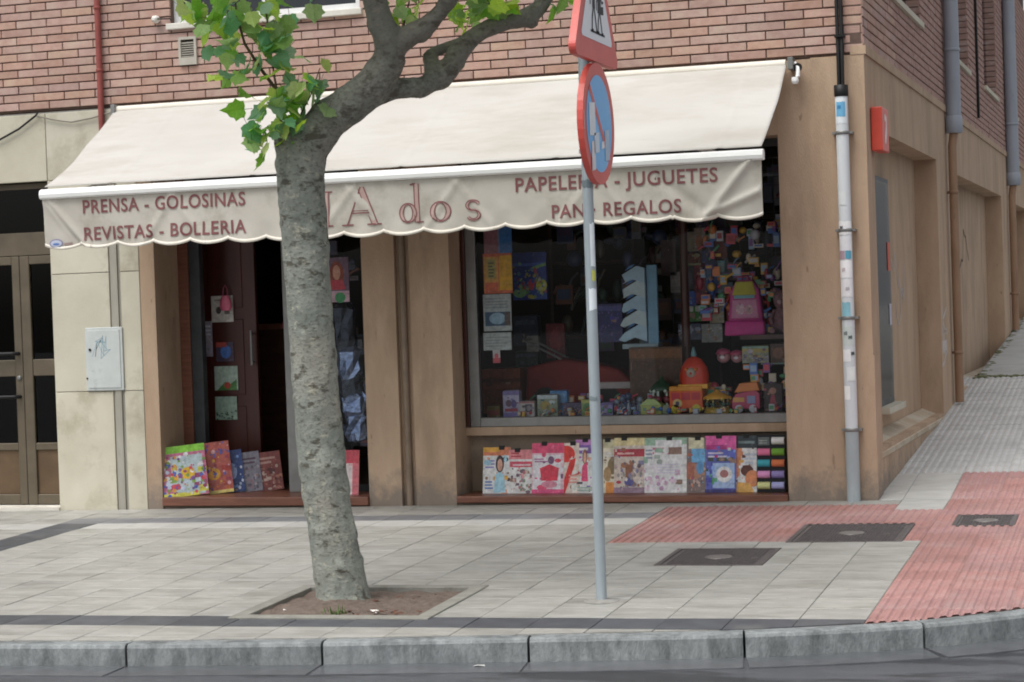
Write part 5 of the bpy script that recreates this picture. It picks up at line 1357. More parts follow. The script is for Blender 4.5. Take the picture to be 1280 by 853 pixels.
magazine('greyish paper leaning beside the dark blue one on the sill', (-5.395, -5.204, 0.070, 0.401), .44, [('r',0,0,1,1,'#7d7a86'),('t',.1,.7,.9,.9,'#54424f',2),('n',.05,.05,.95,.65,18,['#a59aa4','#5f5664','#8a6a72'])], 10, .01, -5, 26, group=DG, clip=False)
magazine('reddish paper farthest along the doorway sill', (-5.255, -5.049, 0.081, 0.406), .52, [('r',0,0,1,1,'#7f4440'),('t',.1,.7,.9,.92,'#b08a80',2),('n',.05,.05,.95,.65,18,['#a06a5a','#5a2f30','#b39a90'])], 10, .01, -5, 26, group=DG, clip=False)
magazine('red and white paper just visible right of the tree trunk', (-4.426, -4.202, 0.066, 0.425), .14, [('r',0,0,1,1,'#d8c9c8'),('r',.3,.7,1,1,'#bf4352'),('r',.75,0,1,.7,'#c96a74')], 8, .01, 0, 0, group=DG, clip=False)

# notices and goods in the doorway
def card(label, cat, name, box, y, spec, th=.006, group=None):
    x0, x1, z0, z1 = box; w, h = x1-x0, z1-z0
    t = thing(name, label, cat, ((x0+x1)/2, y, z0), group)
    m = MB(); m.box(-w/2, w/2, 0, th, 0, h, flat(spec[0][-1])); bevel(m.build('board', t), .001, 1)
    prnt(t, w, h, 0, spec, 'print'); return t
card('white notice with a dark mark on the dark red door', 'notice', 'notice', (-5.743, -5.539, 1.478, 1.705), .733, [('r',0,0,1,1,'#bcb9b4'),('e',.33,.45,.12,.14,'#4a4644'),('r',.6,.3,.85,.6,'#6d6865'),('t',.15,.8,.85,.94,'#8d8884',1)])
card('pale green notice below the white one on the dark red door', 'notice', 'notice', (-5.737, -5.518, 0.891, 1.098), .733, [('r',0,0,1,1,'#9fb0a6'),('p',[(.1,.0),(.45,.35),(.6,.2),(.95,.45),(.95,0)],'#4f7a45'),('e',.55,.2,.14,.14,'#a8483f')])
card('lowest pale green notice on the dark red door', 'notice', 'notice', (-5.740, -5.536, 0.636, 0.836), .733, [('r',0,0,1,1,'#8fa598'),('n',.05,.0,.95,.4,14,['#3f5a42','#55705a','#2f4034'])])
card('small blue and red leaflet between the notices on the dark red door', 'leaflet', 'leaflet', (-5.713, -5.547, 1.139, 1.305), .733, [('r',0,0,1,1,'#4a3f52'),('e',.55,.5,.3,.35,'#4467a8'),('r',.0,.75,.6,1,'#9a4540')])
card('narrow pale leaflet strip at the left edge of the dark red door', 'leaflet', 'leaflet', (-5.815, -5.746, 1.185, 1.489), .733, [('r',0,0,1,1,'#a49fb0'),('t',.1,.6,.9,.95,'#c9c9d6',3),('n',0,.05,1,.5,10,['#8a3f50','#c4b9c9','#5a5068'])])
x0, x1, z0, z1 = (-5.649, -5.534, 1.576, 1.744)
t = thing('bag', 'small pink bag hanging inside the dark doorway', 'bag', ((x0+x1)/2, .70, z0))
m = MB(); w = (x1-x0)/2; m.lathe([(w*.7, 0), (w, .03), (w*.9, .09), (w*.5, .13)], (0, 0, 0), flat('#c2607a'), 10, 'z', 1, .4); m.build('body', t)
m = MB(); m.tube([(-w*.4, 0, .12), (-w*.3, 0, .19), (0, 0, .22), (w*.3, 0, .19), (w*.4, 0, .12)], .005, flat('#8f4058'), 6); m.build('handle', t)
m = MB(); xa, xb, za, zb_ = (-5.730, -5.370, 0.620, 1.395)
m.box(xa, xb, 1.5, 1.9, .03, zb_, M_SHELF); m.box(xa-.05, xb+.05, 1.47, 1.93, zb_, zb_+.05, M_WOOD)
o = m.build('counter', None); tag(o, 'brown wooden counter inside the dark doorway', 'counter')
random.seed(5)
for k in range(9):
    xa, xb, za, zb_ = (-6.080, -5.950, 1.932, 2.229)
    pass
card('poster of a doll in red and green in the narrow window beside the tree trunk', 'poster', 'poster', (-4.580, -4.364, 1.614, 1.986), .5, [('r',0,0,1,1,'#6d4f66'),('e',.5,.62,.3,.3,'#8a3a24'),('e',.5,.66,.16,.17,'#c98f78'),('p',[(.15,.28),(.85,.28),(.75,.5),(.25,.5)],'#b93a48'),('r',0,0,1,.25,'#c9a4b4'),('e',.62,.1,.22,.12,'#3f8f5a')])
# foil wrapped parcels hanging in the narrow window
M_FOIL = pm('silver_blue_foil', '#8f9fc0', '#5f6f92', scale=9, rough=.22, metal=.75, bump=.8, bscale=25, spec=.6)
M_FOILD = pm('dark_foil', '#3c4350', '#2b3039', scale=9, rough=.25, metal=.6, bump=.8, bscale=25, spec=.6)
def parcel(label, box, y, mm, seed):
    x0, x1, z0, z1 = box; w, h = (x1-x0)/2, z1-z0; rg = random.Random(seed)
    t = thing('parcel', label, 'parcel', ((x0+x1)/2, y, z0), 'foil parcels hanging by the door')
    m = MB(); n = 12; prof = [(.25, 0), (.8, .06), (1, .3), (.9, .6), (1, .85), (.55, .97), (.12, 1)]
    k = 0
    for a, b in zip(prof, prof[1:]): pass
    m.lathe([(w*r_, h*z) for r_, z in prof], (0, 0, 0), mm, n, 'z', 1, .55)
    m.v = [(x+rg.uniform(-.012, .012), yy+rg.uniform(-.016, .016), z+rg.uniform(-.012, .012)) for x, yy, z in m.v]
    m.smooth = [False]*len(m.f)
    m.build('wrap', t)
    m = MB(); m.tube([(0, 0, h*.98), (0, 0, h+.10)], .004, M_BLACK, 5); m.lathe([(w*.2, h*.955), (w*.24, h*.965), (w*.2, h*.975)], (0, 0, 0), flat('#a9b6cf'), 8); m.build('tie', t)
parcel('dark striped foil parcel hanging highest beside the tree trunk', (-4.563, -4.326, 1.157, 1.625), .56, M_FOILD, 1)
parcel('silver blue foil parcel hanging second beside the tree trunk', (-4.523, -4.286, 0.956, 1.250), .54, M_FOIL, 2)
parcel('dull foil parcel hanging third beside the tree trunk', (-4.525, -4.280, 0.755, 1.036), .56, M_FOILD, 3)
parcel('bright silver blue foil parcel hanging fourth beside the tree trunk', (-4.479, -4.249, 0.635, 0.862), .54, M_FOIL, 4)
parcel('lowest crumpled silver foil parcel beside the tree trunk', (-4.457, -4.249, 0.448, 0.688), .54, M_FOIL, 5)

# posters stuck to the left end of the shop window
SY = .325
card('tall pink and blue poster at the top left of the shop window', 'poster', 'poster', (-3.116, -2.880, 1.958, 2.310), SY, [('r',0,0,1,1,'#96606a'),('r',.52,0,1,1,'#2f6aa6'),('r',.5,.0,.56,1,'#7a7a9a')], .002)
card('orange and yellow poster with a small list on it, in the left of the window', 'poster', 'poster', (-3.128, -2.886, 1.637, 1.958), SY, [('r',0,0,1,1,'#c9603a'),('r',.02,.06,.52,.92,'#cf9a48'),('r',.55,.08,1,.94,'#d9a318'),('r',.14,.38,.42,.86,'#a59a50'),('t',.18,.42,.38,.82,'#5d5a3c',5),('r',.04,.06,.5,.28,'#d0663f')], .002)
card('white sheet with a blue landscape photo on it, in the left of the window', 'poster', 'poster', (-3.140, -2.904, 1.336, 1.631), SY, [('r',0,0,1,1,'#a9adad'),('r',.06,.14,.96,.52,'#33506c'),('e',.5,.34,.3,.16,'#8ea9bd'),('r',.75,.14,.96,.5,'#5a4a4a'),('t',.08,.62,.9,.94,'#8d9294',4)], .002)
card('plain white sheet below the landscape photo, in the left of the window', 'poster', 'poster', (-3.148, -2.912, 1.182, 1.323), SY, [('r',0,0,1,1,'#a7adac'),('t',.08,.2,.92,.85,'#8d9392',4)], .002)
card('tiny red and white ticket hanging under the white sheets', 'ticket', 'ticket', (-3.072, -3.011, 1.079, 1.182), SY, [('r',0,0,1,1,'#b9b2b4'),('r',0,0,1,.4,'#c0505a'),('e',.5,.55,.3,.2,'#c9606a')], .002)

# boxes, toys and packs in the window
DGRP = 'toys and boxes in the shop window'
def carton(label, box, y, d, col, spec, name='toy_box', cat='toy box', zb=None, rz=0):
    x0, x1, z0, z1 = box; z0 = z0 if zb is None else zb; w, h = x1-x0, z1-z0
    t = thing(name, label, cat, ((x0+x1)/2, y, z0), DGRP, (0, 0, R(rz)))
    m = MB(); m.box(-w/2, w/2, 0, d, 0, h, flat(col)); bevel(m.build('carton', t), .002, 1)
    prnt(t, w, h, -.0006, busy(spec, 14), 'print')
    m = MB(); m.poly([(-w/2+.003, .002, h), (w/2-.003, .002, h), (w/2-.01, d*.6, h+.006), (-w/2+.01, d*.6, h+.004)], flat(col)); solid(m.build('flap', t, fix=False), .001)
    return t
BT = .6315
carton('big boxed jigsaw of colourful cartoon scenes hanging in the window by the posters', (-2.999, -2.712, 1.578, 1.963), .7, .05, '#2b3f8a', [('r',0,0,1,1,'#27408f'),('r',0,.72,1,.78,'#4f6cc0'),('p',[(.5,.62),(1,.72),(1,.78),(.6,.7)],'#7fae6a'),('n',.03,.05,.97,.66,46,['#6f8f4a','#3f55a8','#a9a13f','#4f7f8f','#a54f5a','#b9b9a0','#3a4a8a']),('e',.55,.32,.09,.12,'#c23f4f'),('e',.2,.15,.2,.1,'#7faf7a'),('e',.85,.3,.16,.14,'#b9b83f')], 'puzzle_box', 'puzzle box')
carton('small dark mustard box at the far left of the display bench', (-3.211, -3.101, 0.615, 0.720), .55, .08, '#6a5a2a', [('r',0,0,1,1,'#6d5c2c'),('r',.1,.2,.9,.6,'#8a3f3a')], zb=BT)
carton('tall white box with purple figures on the left of the display bench', (-3.072, -2.935, 0.613, 0.841), .55, .08, '#b9b3cf', [('r',0,0,1,1,'#b3aecb'),('r',0,.84,1,1,'#7f74ad'),('e',.35,.52,.2,.14,'#6a4f6a'),('e',.68,.5,.17,.16,'#5a4a86'),('r',.1,.2,.9,.32,'#a43f55'),('r',.0,.0,1,.16,'#8a7fbd')], zb=BT)
carton('low white box with a dark picture window beside the tall white one', (-2.930, -2.801, 0.611, 0.754), .53, .08, '#b7b3ac', [('r',0,0,1,1,'#b9b4b4'),('r',.4,.3,.85,.82,'#4a4550'),('e',.62,.55,.14,.18,'#8f8a90'),('r',.05,.1,.35,.35,'#b5485a'),('r',0,.88,1,1,'#a06a70')], zb=BT)
carton('beige and teal box with a pale lid on the display bench', (-2.780, -2.611, 0.608, 0.802), .55, .09, '#9aa39a', [('r',0,0,1,1,'#8f9a86'),('r',0,.82,1,1,'#b9c3c9'),('e',.4,.5,.25,.22,'#a58f4a'),('n',.05,.05,.95,.5,12,['#4f7a80','#6a8a90','#3f5a66','#a5a38a'])], zb=BT)
carton('sky blue box peeping up behind the beige and teal box', (-2.703, -2.561, 0.600, 0.828), .66, .08, '#5f93c9', [('r',0,0,1,1,'#5a8fc6'),('r',.1,.5,.9,.9,'#7fa9d6'),('n',.1,.05,.9,.5,8,['#3a5f90','#a9c3da'])], zb=BT)
carton('dark purple box with small yellow labels left of the sign post', (-2.565, -2.411, 0.605, 0.734), .55, .08, '#4a3f5c', [('r',0,0,1,1,'#4d4260'),('n',.05,.05,.95,.95,16,['#6a5f8a','#332c44','#b59a4f','#8f86a5'])], zb=BT)
carton('pale green box close to the left of the sign post', (-2.411, -2.311, 0.603, 0.757), .55, .08, '#8aa06a', [('r',0,0,1,1,'#87a06a'),('e',.5,.5,.35,.3,'#5f8a5c'),('r',0,.8,1,1,'#b5b96a')], zb=BT)
carton('lilac box close to the right of the sign post', (-2.251, -2.152, 0.600, 0.729), .55, .08, '#8f86bd', [('r',0,0,1,1,'#9389c0'),('r',.1,.2,.9,.5,'#b3a9d6'),('r',0,.82,1,1,'#6f6399')], zb=BT)
carton('dark navy box behind the sign post with purple print', (-2.340, -2.137, 1.208, 1.522), .9, .1, '#26265a', [('r',0,0,1,1,'#292a60'),('r',.0,.82,1,.95,'#4a4a86'),('n',.05,.05,.95,.78,20,['#3a3a9a','#23234a','#5a4f8f','#443a7a'])])
carton('brown wooden crate under the pale blue toy display', (-2.059, -1.623, 0.788, 1.162), .78, .4, '#5a3d26', [('r',0,0,1,1,'#573a24'),('r',.04,.06,.96,.80,'#4a2f1d'),('r',.0,.83,1,.97,'#744c2c')], 'wooden_crate', 'crate', BT)
carton('yellow and grey game box on the glass shelf', (-1.136, -0.924, 0.929, 1.146), .8, .12, '#a59a6a', [('r',0,0,1,1,'#9fa38f'),('r',0,.62,1,1,'#b3a15f'),('r',0,.86,1,1,'#86a59a'),('n',.05,.05,.95,.6,24,['#8a86a0','#b9b3bd','#6f6a80','#c9b26a'])], zb=1.0125)
carton('brown boxed toy at the right end of the glass shelf', (-0.911, -0.790, 0.919, 1.160), .82, .1, '#6a4a3a', [('r',0,0,1,1,'#644434'),('e',.5,.5,.35,.3,'#8a5f4a'),('r',0,.8,1,1,'#4f3a34')], zb=1.0125)
carton('dark box with a red doll at the right end of the display bench', (-0.928, -0.789, 0.586, 0.855), .56, .08, '#3a2a2c', [('r',0,0,1,1,'#37282b'),('e',.5,.75,.2,.12,'#b08070'),('p',[(.25,.1),(.75,.1),(.6,.62),(.4,.62)],'#a5485a')], zb=BT)

def bricks_set(label, box, y, cols, seed):
    """heap of small moulded figures"""
    x0, x1, z0, z1 = box; rg = random.Random(seed); w = x1-x0; h = z1-BT
    t = thing('figure_set', label, 'toy figures', ((x0+x1)/2, y, BT), DGRP)
    n = max(2, int(w/.042))
    for i in range(n):
        x = -w/2+w*(i+.5)/n; hh = h*rg.uniform(.6, 1); c = flat(rg.choice(cols)); c2 = flat(rg.choice(cols)); r_ = w/n*.42
        m = MB(); m.lathe([(r_*.9, 0), (r_, hh*.25), (r_*.7, hh*.55), (r_*.35, hh*.66)], (x, rg.uniform(-.01, .03), 0), c, 9); m.ball((x, .01, hh*.82), hh*.18, c2, 9); m.tube([(x-r_*1.05, .0, hh*.22), (x-r_*.6, 0, hh*.55), (x+r_*.6, 0, hh*.55), (x+r_*1.05, 0, hh*.3)], hh*.06, c2, 6); m.build('figure', t)
bricks_set('row of grey blue moulded figures in the middle of the display bench', (-2.144, -1.907, 0.598, 0.815), .56, ['#56657d','#7d8a9a','#3f4a66','#97a3ac','#4d4a52'], 3)
def carousel(label, box, y, base, roof, post, n=6, zb=BT, seats=None):
    x0, x1, z0, z1 = box; w = (x1-x0)/2; h = z1-zb
    t = thing('toy_carousel', label, 'toy carousel', ((x0+x1)/2, y, zb), DGRP)
    m = MB(); m.lathe([(w*.98, 0), (w, h*.06), (w*.9, h*.2), (w*.8, h*.24)], (0, 0, 0), flat(base), 14); m.build('base', t)
    m = MB(); m.lathe([(w*1.0, h*.62), (w*1.02, h*.68), (w*.6, h*.82), (w*.15, h*.93), (w*.1, h)], (0, 0, 0), flat(roof), 14)
    for q in range(n): a = q*2*math.pi/n; m.ball((w*.95*math.cos(a), w*.95*math.sin(a), h*.61), h*.05, flat(post), 6)
    m.build('roof', t)
    for q in range(n):
        a = q*2*math.pi/n+.3; m = MB(); m.tube([(w*.72*math.cos(a), w*.72*math.sin(a), h*.22), (w*.72*math.cos(a), w*.72*math.sin(a), h*.64)], h*.03, flat(post), 6)
        if seats: m.ball((w*.72*math.cos(a), w*.72*math.sin(a), h*.38), h*.10, flat(seats), 7)
        m.build('pole', t)
carousel('green topped toy carousel with white poles standing in the window', (-1.864, -1.674, 0.603, 0.929), .66, '#a5b5a0', '#2f4a38', '#b9c9c0', 6, BT, '#7a3f48')
carousel('yellow and orange toy carousel right of the red toy bus', (-1.417, -1.192, 0.596, 0.817), .58, '#a58a3a', '#cf9a3a', '#d9c46a', 6, BT, '#3f5a50')
def hut(label, box, y, wall, roof, trim, name='toy_house', cat='toy house'):
    x0, x1, z0, z1 = box; w = (x1-x0)/2; h = z1-BT; d = .1
    t = thing(name, label, cat, ((x0+x1)/2, y, BT), DGRP)
    m = MB(); m.box(-w*.9, w*.9, 0, d, 0, h*.6, flat(wall)); bevel(m.build('wall', t), .004)
    m = MB(); m.prism([(-w, h*.58), (w, h*.58), (w*.35, h), (-w*.35, h)], -.01, d+.01, flat(roof)); bevel(m.build('roof', t), .004)
    m = MB(); m.box(-w*.2, w*.2, -.003, 0, 0, h*.36, flat(trim)); m.build('door', t)
    for s_ in (-1, 1):
        m = MB(); m.box(s_*w*.55-w*.14, s_*w*.55+w*.14, -.003, 0, h*.25, h*.45, flat(trim)); m.build('window', t)
hut('pale lime toy house with a sloping roof on the display bench', (-1.927, -1.738, 0.595, 0.754), .53, '#b3b96a', '#a9bd7a', '#6f9a8a')
# red domed toy clock house on a yellow base
x0, x1, z0, z1 = (-1.616, -1.377, 0.828, 1.082)
t = thing('toy_house', 'red domed toy house with a clown face, standing on the toy bus', 'toy house', ((x0+x1)/2, .64, z0), DGRP); w = (x1-x0)/2; h = z1-z0
m = MB(); m.lathe([(w*.95, h*.12), (w, h*.4), (w*.9, h*.65), (w*.5, h*.92), (w*.1, h)], (0, 0, 0), flat('#bf3a24'), 16, 'z', 1, .6); m.build('dome', t)
m = MB(); m.box(-w, w, -w*.6, w*.6, 0, h*.14, flat('#cf9a34')); bevel(m.build('base', t), .004)
m = MB(); m.ball((-w*.1, -w*.55, h*.5), w*.33, flat('#a59a8a'), 10, 1, .5, 1); m.ball((-w*.1, -w*.72, h*.48), w*.09, flat('#c03a30'), 8); m.ball((-w*.42, -w*.5, h*.6), w*.14, flat('#cf6a2a'), 8); m.ball((w*.22, -w*.5, h*.6), w*.14, flat('#cf6a2a'), 8); m.build('face', t)
m = MB(); m.lathe([(w*.16, h), (w*.2, h*1.06), (w*.12, h*1.2), (w*.05, h*1.3)], (0, 0, 0), flat('#5f8a90'), 9); m.build('finial', t)
# toy bus
x0, x1, z0, z1 = (-1.690, -1.419, 0.597, 0.850)
t = thing('toy_bus', 'red and orange toy bus with yellow wheels on the display bench', 'toy bus', ((x0+x1)/2, .56, BT), DGRP); w = (x1-x0)/2; h = z0+(z1-z0)-BT; d = .14
m = MB(); m.box(-w, w, 0, d, h*.18, h*.85, flat('#cf5a2a')); bevel(m.build('body', t), .008)
m = MB(); m.box(-w*.98, w*.98, -.004, d+.004, h*.82, h, flat('#d08a30')); bevel(m.build('roof', t), .006)
for a, b in ((-.85, -.35), (-.25, .25), (.35, .85)):
    m = MB(); m.box(a*w, b*w, -.003, .001, h*.5, h*.76, flat('#b52c3c')); m.build('window', t)
m = MB(); m.disc(-w*.5, h*.38, -.004, w*.28, h*.16, flat('#c9b37a')); m.disc(-w*.5, h*.38, -.005, w*.12, h*.08, flat('#4a3f5a')); m.build('badge', t, fix=False)
for a in (-.62, .62):
    m = MB(); m.lathe([(h*.17, -.004), (h*.17, .02), (h*.08, .022)], (a*w, 0, h*.17), flat('#c9bb4a'), 12, 'y'); m.build('wheel', t)
# toy caravan, purple and orange
x0, x1, z0, z1 = (-1.188, -0.965, 0.589, 0.872)
t = thing('toy_caravan', 'purple and orange toy caravan with a silver figure on the display bench', 'toy caravan', ((x0+x1)/2, .57, BT), DGRP); w = (x1-x0)/2; h = z1-BT
m = MB(); m.prism([(-w, h*.12), (w, h*.12), (w, h*.6), (w*.7, h*.75), (-w*.7, h*.62), (-w, h*.4)], 0, .12, flat('#b5486a')); bevel(m.build('body', t), .006)
m = MB(); m.prism([(-w*.8, h*.66), (w, h*.72), (w*.85, h), (-w*.4, h*.96)], -.006, .126, flat('#c97a42')); bevel(m.build('roof', t), .005)
m = MB(); m.box(w*.1, w*.7, -.004, 0, h*.3, h*.55, flat('#8a8fb5')); m.build('window', t)
m = MB(); m.box(-w*.9, -w*.1, -.004, 0, h*.35, h*.5, flat('#cf9a5a')); m.build('stripe', t)
for a in (-.5, .5):
    m = MB(); m.lathe([(h*.13, -.004), (h*.13, .02), (h*.06, .022)], (a*w, 0, h*.13), flat('#c2c4cc'), 12, 'y'); m.build('wheel', t)
# two pink round headed dolls on the glass shelf
for lab, bx in (('left one of two pink capped doll heads on the glass shelf', (-1.363, -1.234, 0.935, 1.134)), ('right one of two pink capped doll heads on the glass shelf', (-1.247, -1.130, 0.933, 1.118))):
    x0, x1, z0, z1 = bx; z0 = 1.0125; w = (x1-x0)/2; h = z1-z0
    t = thing('doll', lab, 'doll', ((x0+x1)/2, .85, z0), DGRP)
    m = MB(); m.ball((0, 0, h*.45), w*.85, flat('#b98a92'), 12, 1, .9, h*.42/(w*.85)); m.build('head', t)
    m = MB(); m.lathe([(w*.95, h*.62), (w*1.0, h*.68), (w*.75, h*.9), (w*.2, h)], (0, 0, 0), flat('#a54a68'), 12); m.build('cap', t)
    m = MB(); m.disc(0, h*.42, -w*.86, w*.3, h*.1, flat('#c9c3c9')); m.ball((-w*.3, -w*.75, h*.55), w*.09, flat('#3a3038'), 6); m.ball((w*.3, -w*.75, h*.55), w*.09, flat('#3a3038'), 6); m.build('face', t)
# magenta rucksack on the sloping red shelf
x0, x1, z0, z1 = (-1.291, -0.961, 1.242, 1.678)
t = thing('rucksack', 'bright pink child rucksack with a yellow top standing in the window', 'rucksack', ((x0+x1)/2, .92, 1.237), DGRP); w = (x1-x0)/2; h = z1-1.237
m = MB(); m.prism([(-w*.8, 0), (w*.8, 0), (w*.86, h*.3), (w*.72, h*.8), (w*.4, h), (-w*.4, h), (-w*.72, h*.8), (-w*.86, h*.3)], 0, .16, flat('#c0508f', .7)); bevel(m.build('body', t), .025, 3)
m = MB(); m.prism([(-w, -.005), (w, -.005), (w*.95, h*.26), (-w*.95, h*.26)], -.05, .05, flat('#bf3f8a', .7)); bevel(m.build('pocket', t), .015, 3)
m = MB(); m.prism([(-w*.6, h*.72), (w*.6, h*.72), (w*.42, h*.97), (-w*.42, h*.97)], -.012, .03, flat('#b3ad4a', .7)); bevel(m.build('flap', t), .008, 2)
m = MB(); m.prism([(-w*.68, h*.30), (w*.68, h*.30), (w*.6, h*.64), (-w*.6, h*.64)], -.008, .03, flat('#c68aa8', .7)); bevel(m.build('panel', t), .006, 2)
prnt(t, w*1.1, h*.3, -.0095, [('e',.3,.5,.2,.35,'#d6b3c3'),('e',.7,.45,.18,.3,'#cfa9b0'),('n',.1,.1,.9,.9,8,['#b0609a','#d9c4cc','#c9a48a'])], 'picture', -w*.55, h*.32)
m = MB(); m.box(-w*.5, w*.5, -.014, -.012, h*.66, h*.72, flat('#6fa3ad')); m.build('trim', t)
for s_ in (-1, 1):
    m = MB(); m.tube([(s_*w*.7, .12, h*.85), (s_*w*1.02, .13, h*.6), (s_*w*1.0, .12, h*.2)], .012, flat('#b0433c', .8), 8); m.build('strap', t)
m = MB(); m.tube([(-w*.2, .08, h*.97), (-w*.1, .08, h*1.07), (w*.1, .08, h*1.07), (w*.2, .08, h*.97)], .008, flat('#9a3f70', .8), 8); m.build('handle', t)
# pinkish plush toy at the right edge
x0, x1, z0, z1 = (-0.918, -0.759, 1.236, 1.604)
t = thing('plush_toy', 'dusty pink plush toy sitting at the right edge of the window', 'plush toy', ((x0+x1)/2, .95, 1.237), DGRP); w = (x1-x0)/2; h = z1-1.237
M_PL = pm('pink_plush', '#a5828a', '#8d6c75', scale=40, rough=1, bump=.8, bscale=120)
m = MB(); m.ball((0, 0, h*.3), w*.95, M_PL, 12, 1, .9, h*.3/(w*.95)); m.build('body', t)
m = MB(); m.ball((0, -.01, h*.74), w*.75, M_PL, 12, 1, .95, h*.22/(w*.75)); m.ball((0, -w*.7, h*.70), w*.28, flat('#c2a5aa', .9), 8); m.build('head', t)
for s_ in (-1, 1):
    m = MB(); m.ball((s_*w*.6, 0, h*.95), w*.28, M_PL, 8); m.build('ear', t)
    m = MB(); m.tube([(s_*w*.6, -.02, h*.5), (s_*w*.95, -.07, h*.32), (s_*w*.7, -.11, h*.2)], [w*.25, w*.24, w*.2], M_PL, 8); m.build('arm', t)
    m = MB(); m.tube([(s_*w*.5, -.03, h*.08), (s_*w*.65, -.16, h*.08)], [w*.3, w*.28], M_PL, 8); m.build('leg', t)
# pale blue toy display with a zigzag of dolphins
x0, x1, z0, z1 = (-2.160, -1.833, 1.170, 1.827)
zb_ = z0+.0
t = thing('toy_display', 'pale blue toy display with a zigzag stack of fish shapes and a tall strip', 'display', ((x0+x1)/2, .88, zb_), DGRP); w = x1-x0; h = z1-zb_
m = MB(); m.box(w*.24, w*.5, 0, .03, .02, h, flat('#6f9ab5')); bevel(m.build('strip', t), .003)
m = MB(); m.box(-w*.42, w*.5, -.02, .12, -.02, .02, flat('#8ea3ad')); bevel(m.build('base', t), .003)
m = MB(); m.box(w*.05, w*.24, .02, .03, .02, h*.96, flat('#33465c')); m.build('backing', t)
for k in range(5):
    z = h*(.10+.18*k); m = MB()
    m.prism([(-w*.52+.02*k, z-.012), (-w*.36, z-.03), (-w*.1, z+.005), (w*.22, z-.03), (w*.22, z+h*.145), (w*.02, z+h*.175), (-w*.18, z+h*.12), (-w*.36, z+.045)], -.02-.006*k, .02-.006*k, flat('#b7c9d0' if k % 2 else '#a3c0d6')); bevel(m.build('fish', t), .006, 2)
    m = MB(); m.prism([(-w*.3, z+h*.12), (-w*.12, z+h*.16), (-w*.05, z+h*.2), (-w*.2, z+h*.17)], -.012, .01, flat('#4f7fb5')); m.build('fin', t)
# reflection of a parked red car, built as a solid behind the boxes
x0, x1, z0, z1 = (-3.026, -2.098, 0.703, 1.081)
t = thing('car_reflection', 'large red car reflection built as a solid, with grey windscreen frame, behind the small boxes', 'car reflection', ((x0+x1)/2, 1.0, BT), DGRP); w = (x1-x0)/2; h = z1-BT
M_CAR = pm('reflected_car_red', '#8a2420', '#6d1a18', scale=3, rough=.55, spec=.3)
m = MB(); m.prism([(-w, h*.1), (w, h*.1), (w, h*.55), (w*.75, h*.78), (w*.2, h*.92), (-w*.3, h), (-w*.95, h*.85)], 0, .28, M_CAR); bevel(m.build('body', t), .03, 3)
m = MB(); m.box(w*.35, w*1.01, -.014, .02, h*.42, h*.55, flat('#a39a98')); bevel(m.build('bumper', t), .008, 2)
m = MB(); m.tube([(-w*1.0, .02, h*1.36), (-w*.55, .02, h*1.12), (-w*.28, .02, h*.97)], .009, M_ALU, 8); m.tube([(-w*1.0, .26, h*1.36), (-w*.55, .26, h*1.12), (-w*.28, .26, h*.97)], .009, M_ALU, 8); m.tube([(-w*1.0, .02, h*1.36), (-w*1.0, .26, h*1.36)], .009, M_ALU, 8); m.build('windscreen_frame', t)
for a in (-.6, .55):
    for yy in (-.01, .25):
        m = MB(); m.lathe([(h*.24, 0), (h*.24, .04), (h*.1, .045)], (a*w, yy, h*.24), M_BLACK, 14, 'y'); m.build('wheel', t)
x0, x1, z0, z1 = (-3.410, -3.077, 0.831, 1.006)
carton('orange brown wooden toy chest at the left behind the small boxes', (x0, x1, BT, z1), 1.05, .25, '#8a4a2a', [('r',0,0,1,1,'#85472a'),('r',.05,.1,.95,.55,'#6d3720'),('r',0,.7,1,.78,'#5a2c1a')], 'toy_chest', 'toy chest', BT)
carton('dark red folder stood up behind the red car reflection', (-2.908, -2.746, 1.077, 1.368), 1.3, .04, '#6a1f28', [('r',0,0,1,1,'#6d2029'),('e',.5,.5,.3,.35,'#8a2f36')], 'folder', 'folder')
carton('small pale grey card box behind the windscreen of the car reflection', (-3.069, -2.964, 1.139, 1.268), 1.25, .05, '#8a8884', [('r',0,0,1,1,'#8d8b86'),('t',.15,.3,.85,.7,'#6f6d69',2)])
for lab, bx, c in (('dark slate storage box low behind the posters', (-3.227, -3.012, 1.190, 1.443), '#2f3a4c'), ('dark green storage box by the toy chest', (-3.219, -3.020, 0.989, 1.138), '#33453a')):
    carton(lab, bx, 1.4, .1, c, [('r',0,0,1,1,c),('r',.1,.7,.9,.85,'#4a5566'),('n',.05,.05,.95,.6,8,[c,'#45505c','#2a2f3a'])], 'storage_box', 'storage box')

# a wire grid with hanging packs in the right half
m = MB(); gx0, gx1, gzb, gzt = -1.78, -.72, 1.24, 2.66
for i in range(12): x = gx0+(gx1-gx0)*i/11; m.tube([(x, 1.2, gzb), (x, 1.2, gzt)], .003, M_ALUD, 5)
for i in range(14): z = gzb+(gzt-gzb)*i/13; m.tube([(gx0, 1.205, z), (gx1, 1.205, z)], .003, M_ALUD, 5)
m.build('display_grid', bld)
def pack(label, box, col, spec, blob=None, y=1.14):
    x0, x1, z0, z1 = box; w, h = x1-x0, z1-z0
    t = thing('toy_pack', label, 'toy pack', ((x0+x1)/2, y, z0), 'toy packs hanging in the right of the window')
    m = MB(); m.box(-w/2, w/2, 0, .004, 0, h, flat(col)); bevel(m.build('card', t), .001, 1)
    prnt(t, w, h, -.0004, busy(spec, 14), 'print')
    if blob:
        m = MB(); m.ball((0, -.015, h*.34), w*.32, flat(blob, .25), 10, 1, .6, h*.26/(w*.32)); m.ball((0, -.02, h*.62), w*.17, flat('#b98f80'), 8); m.build('figure', t)
    m = MB(); m.tube([(0, .0, h-.01), (0, -.01, h+.015), (0, .065, h+.02)], .003, M_ALU, 5); m.build('hook', t)
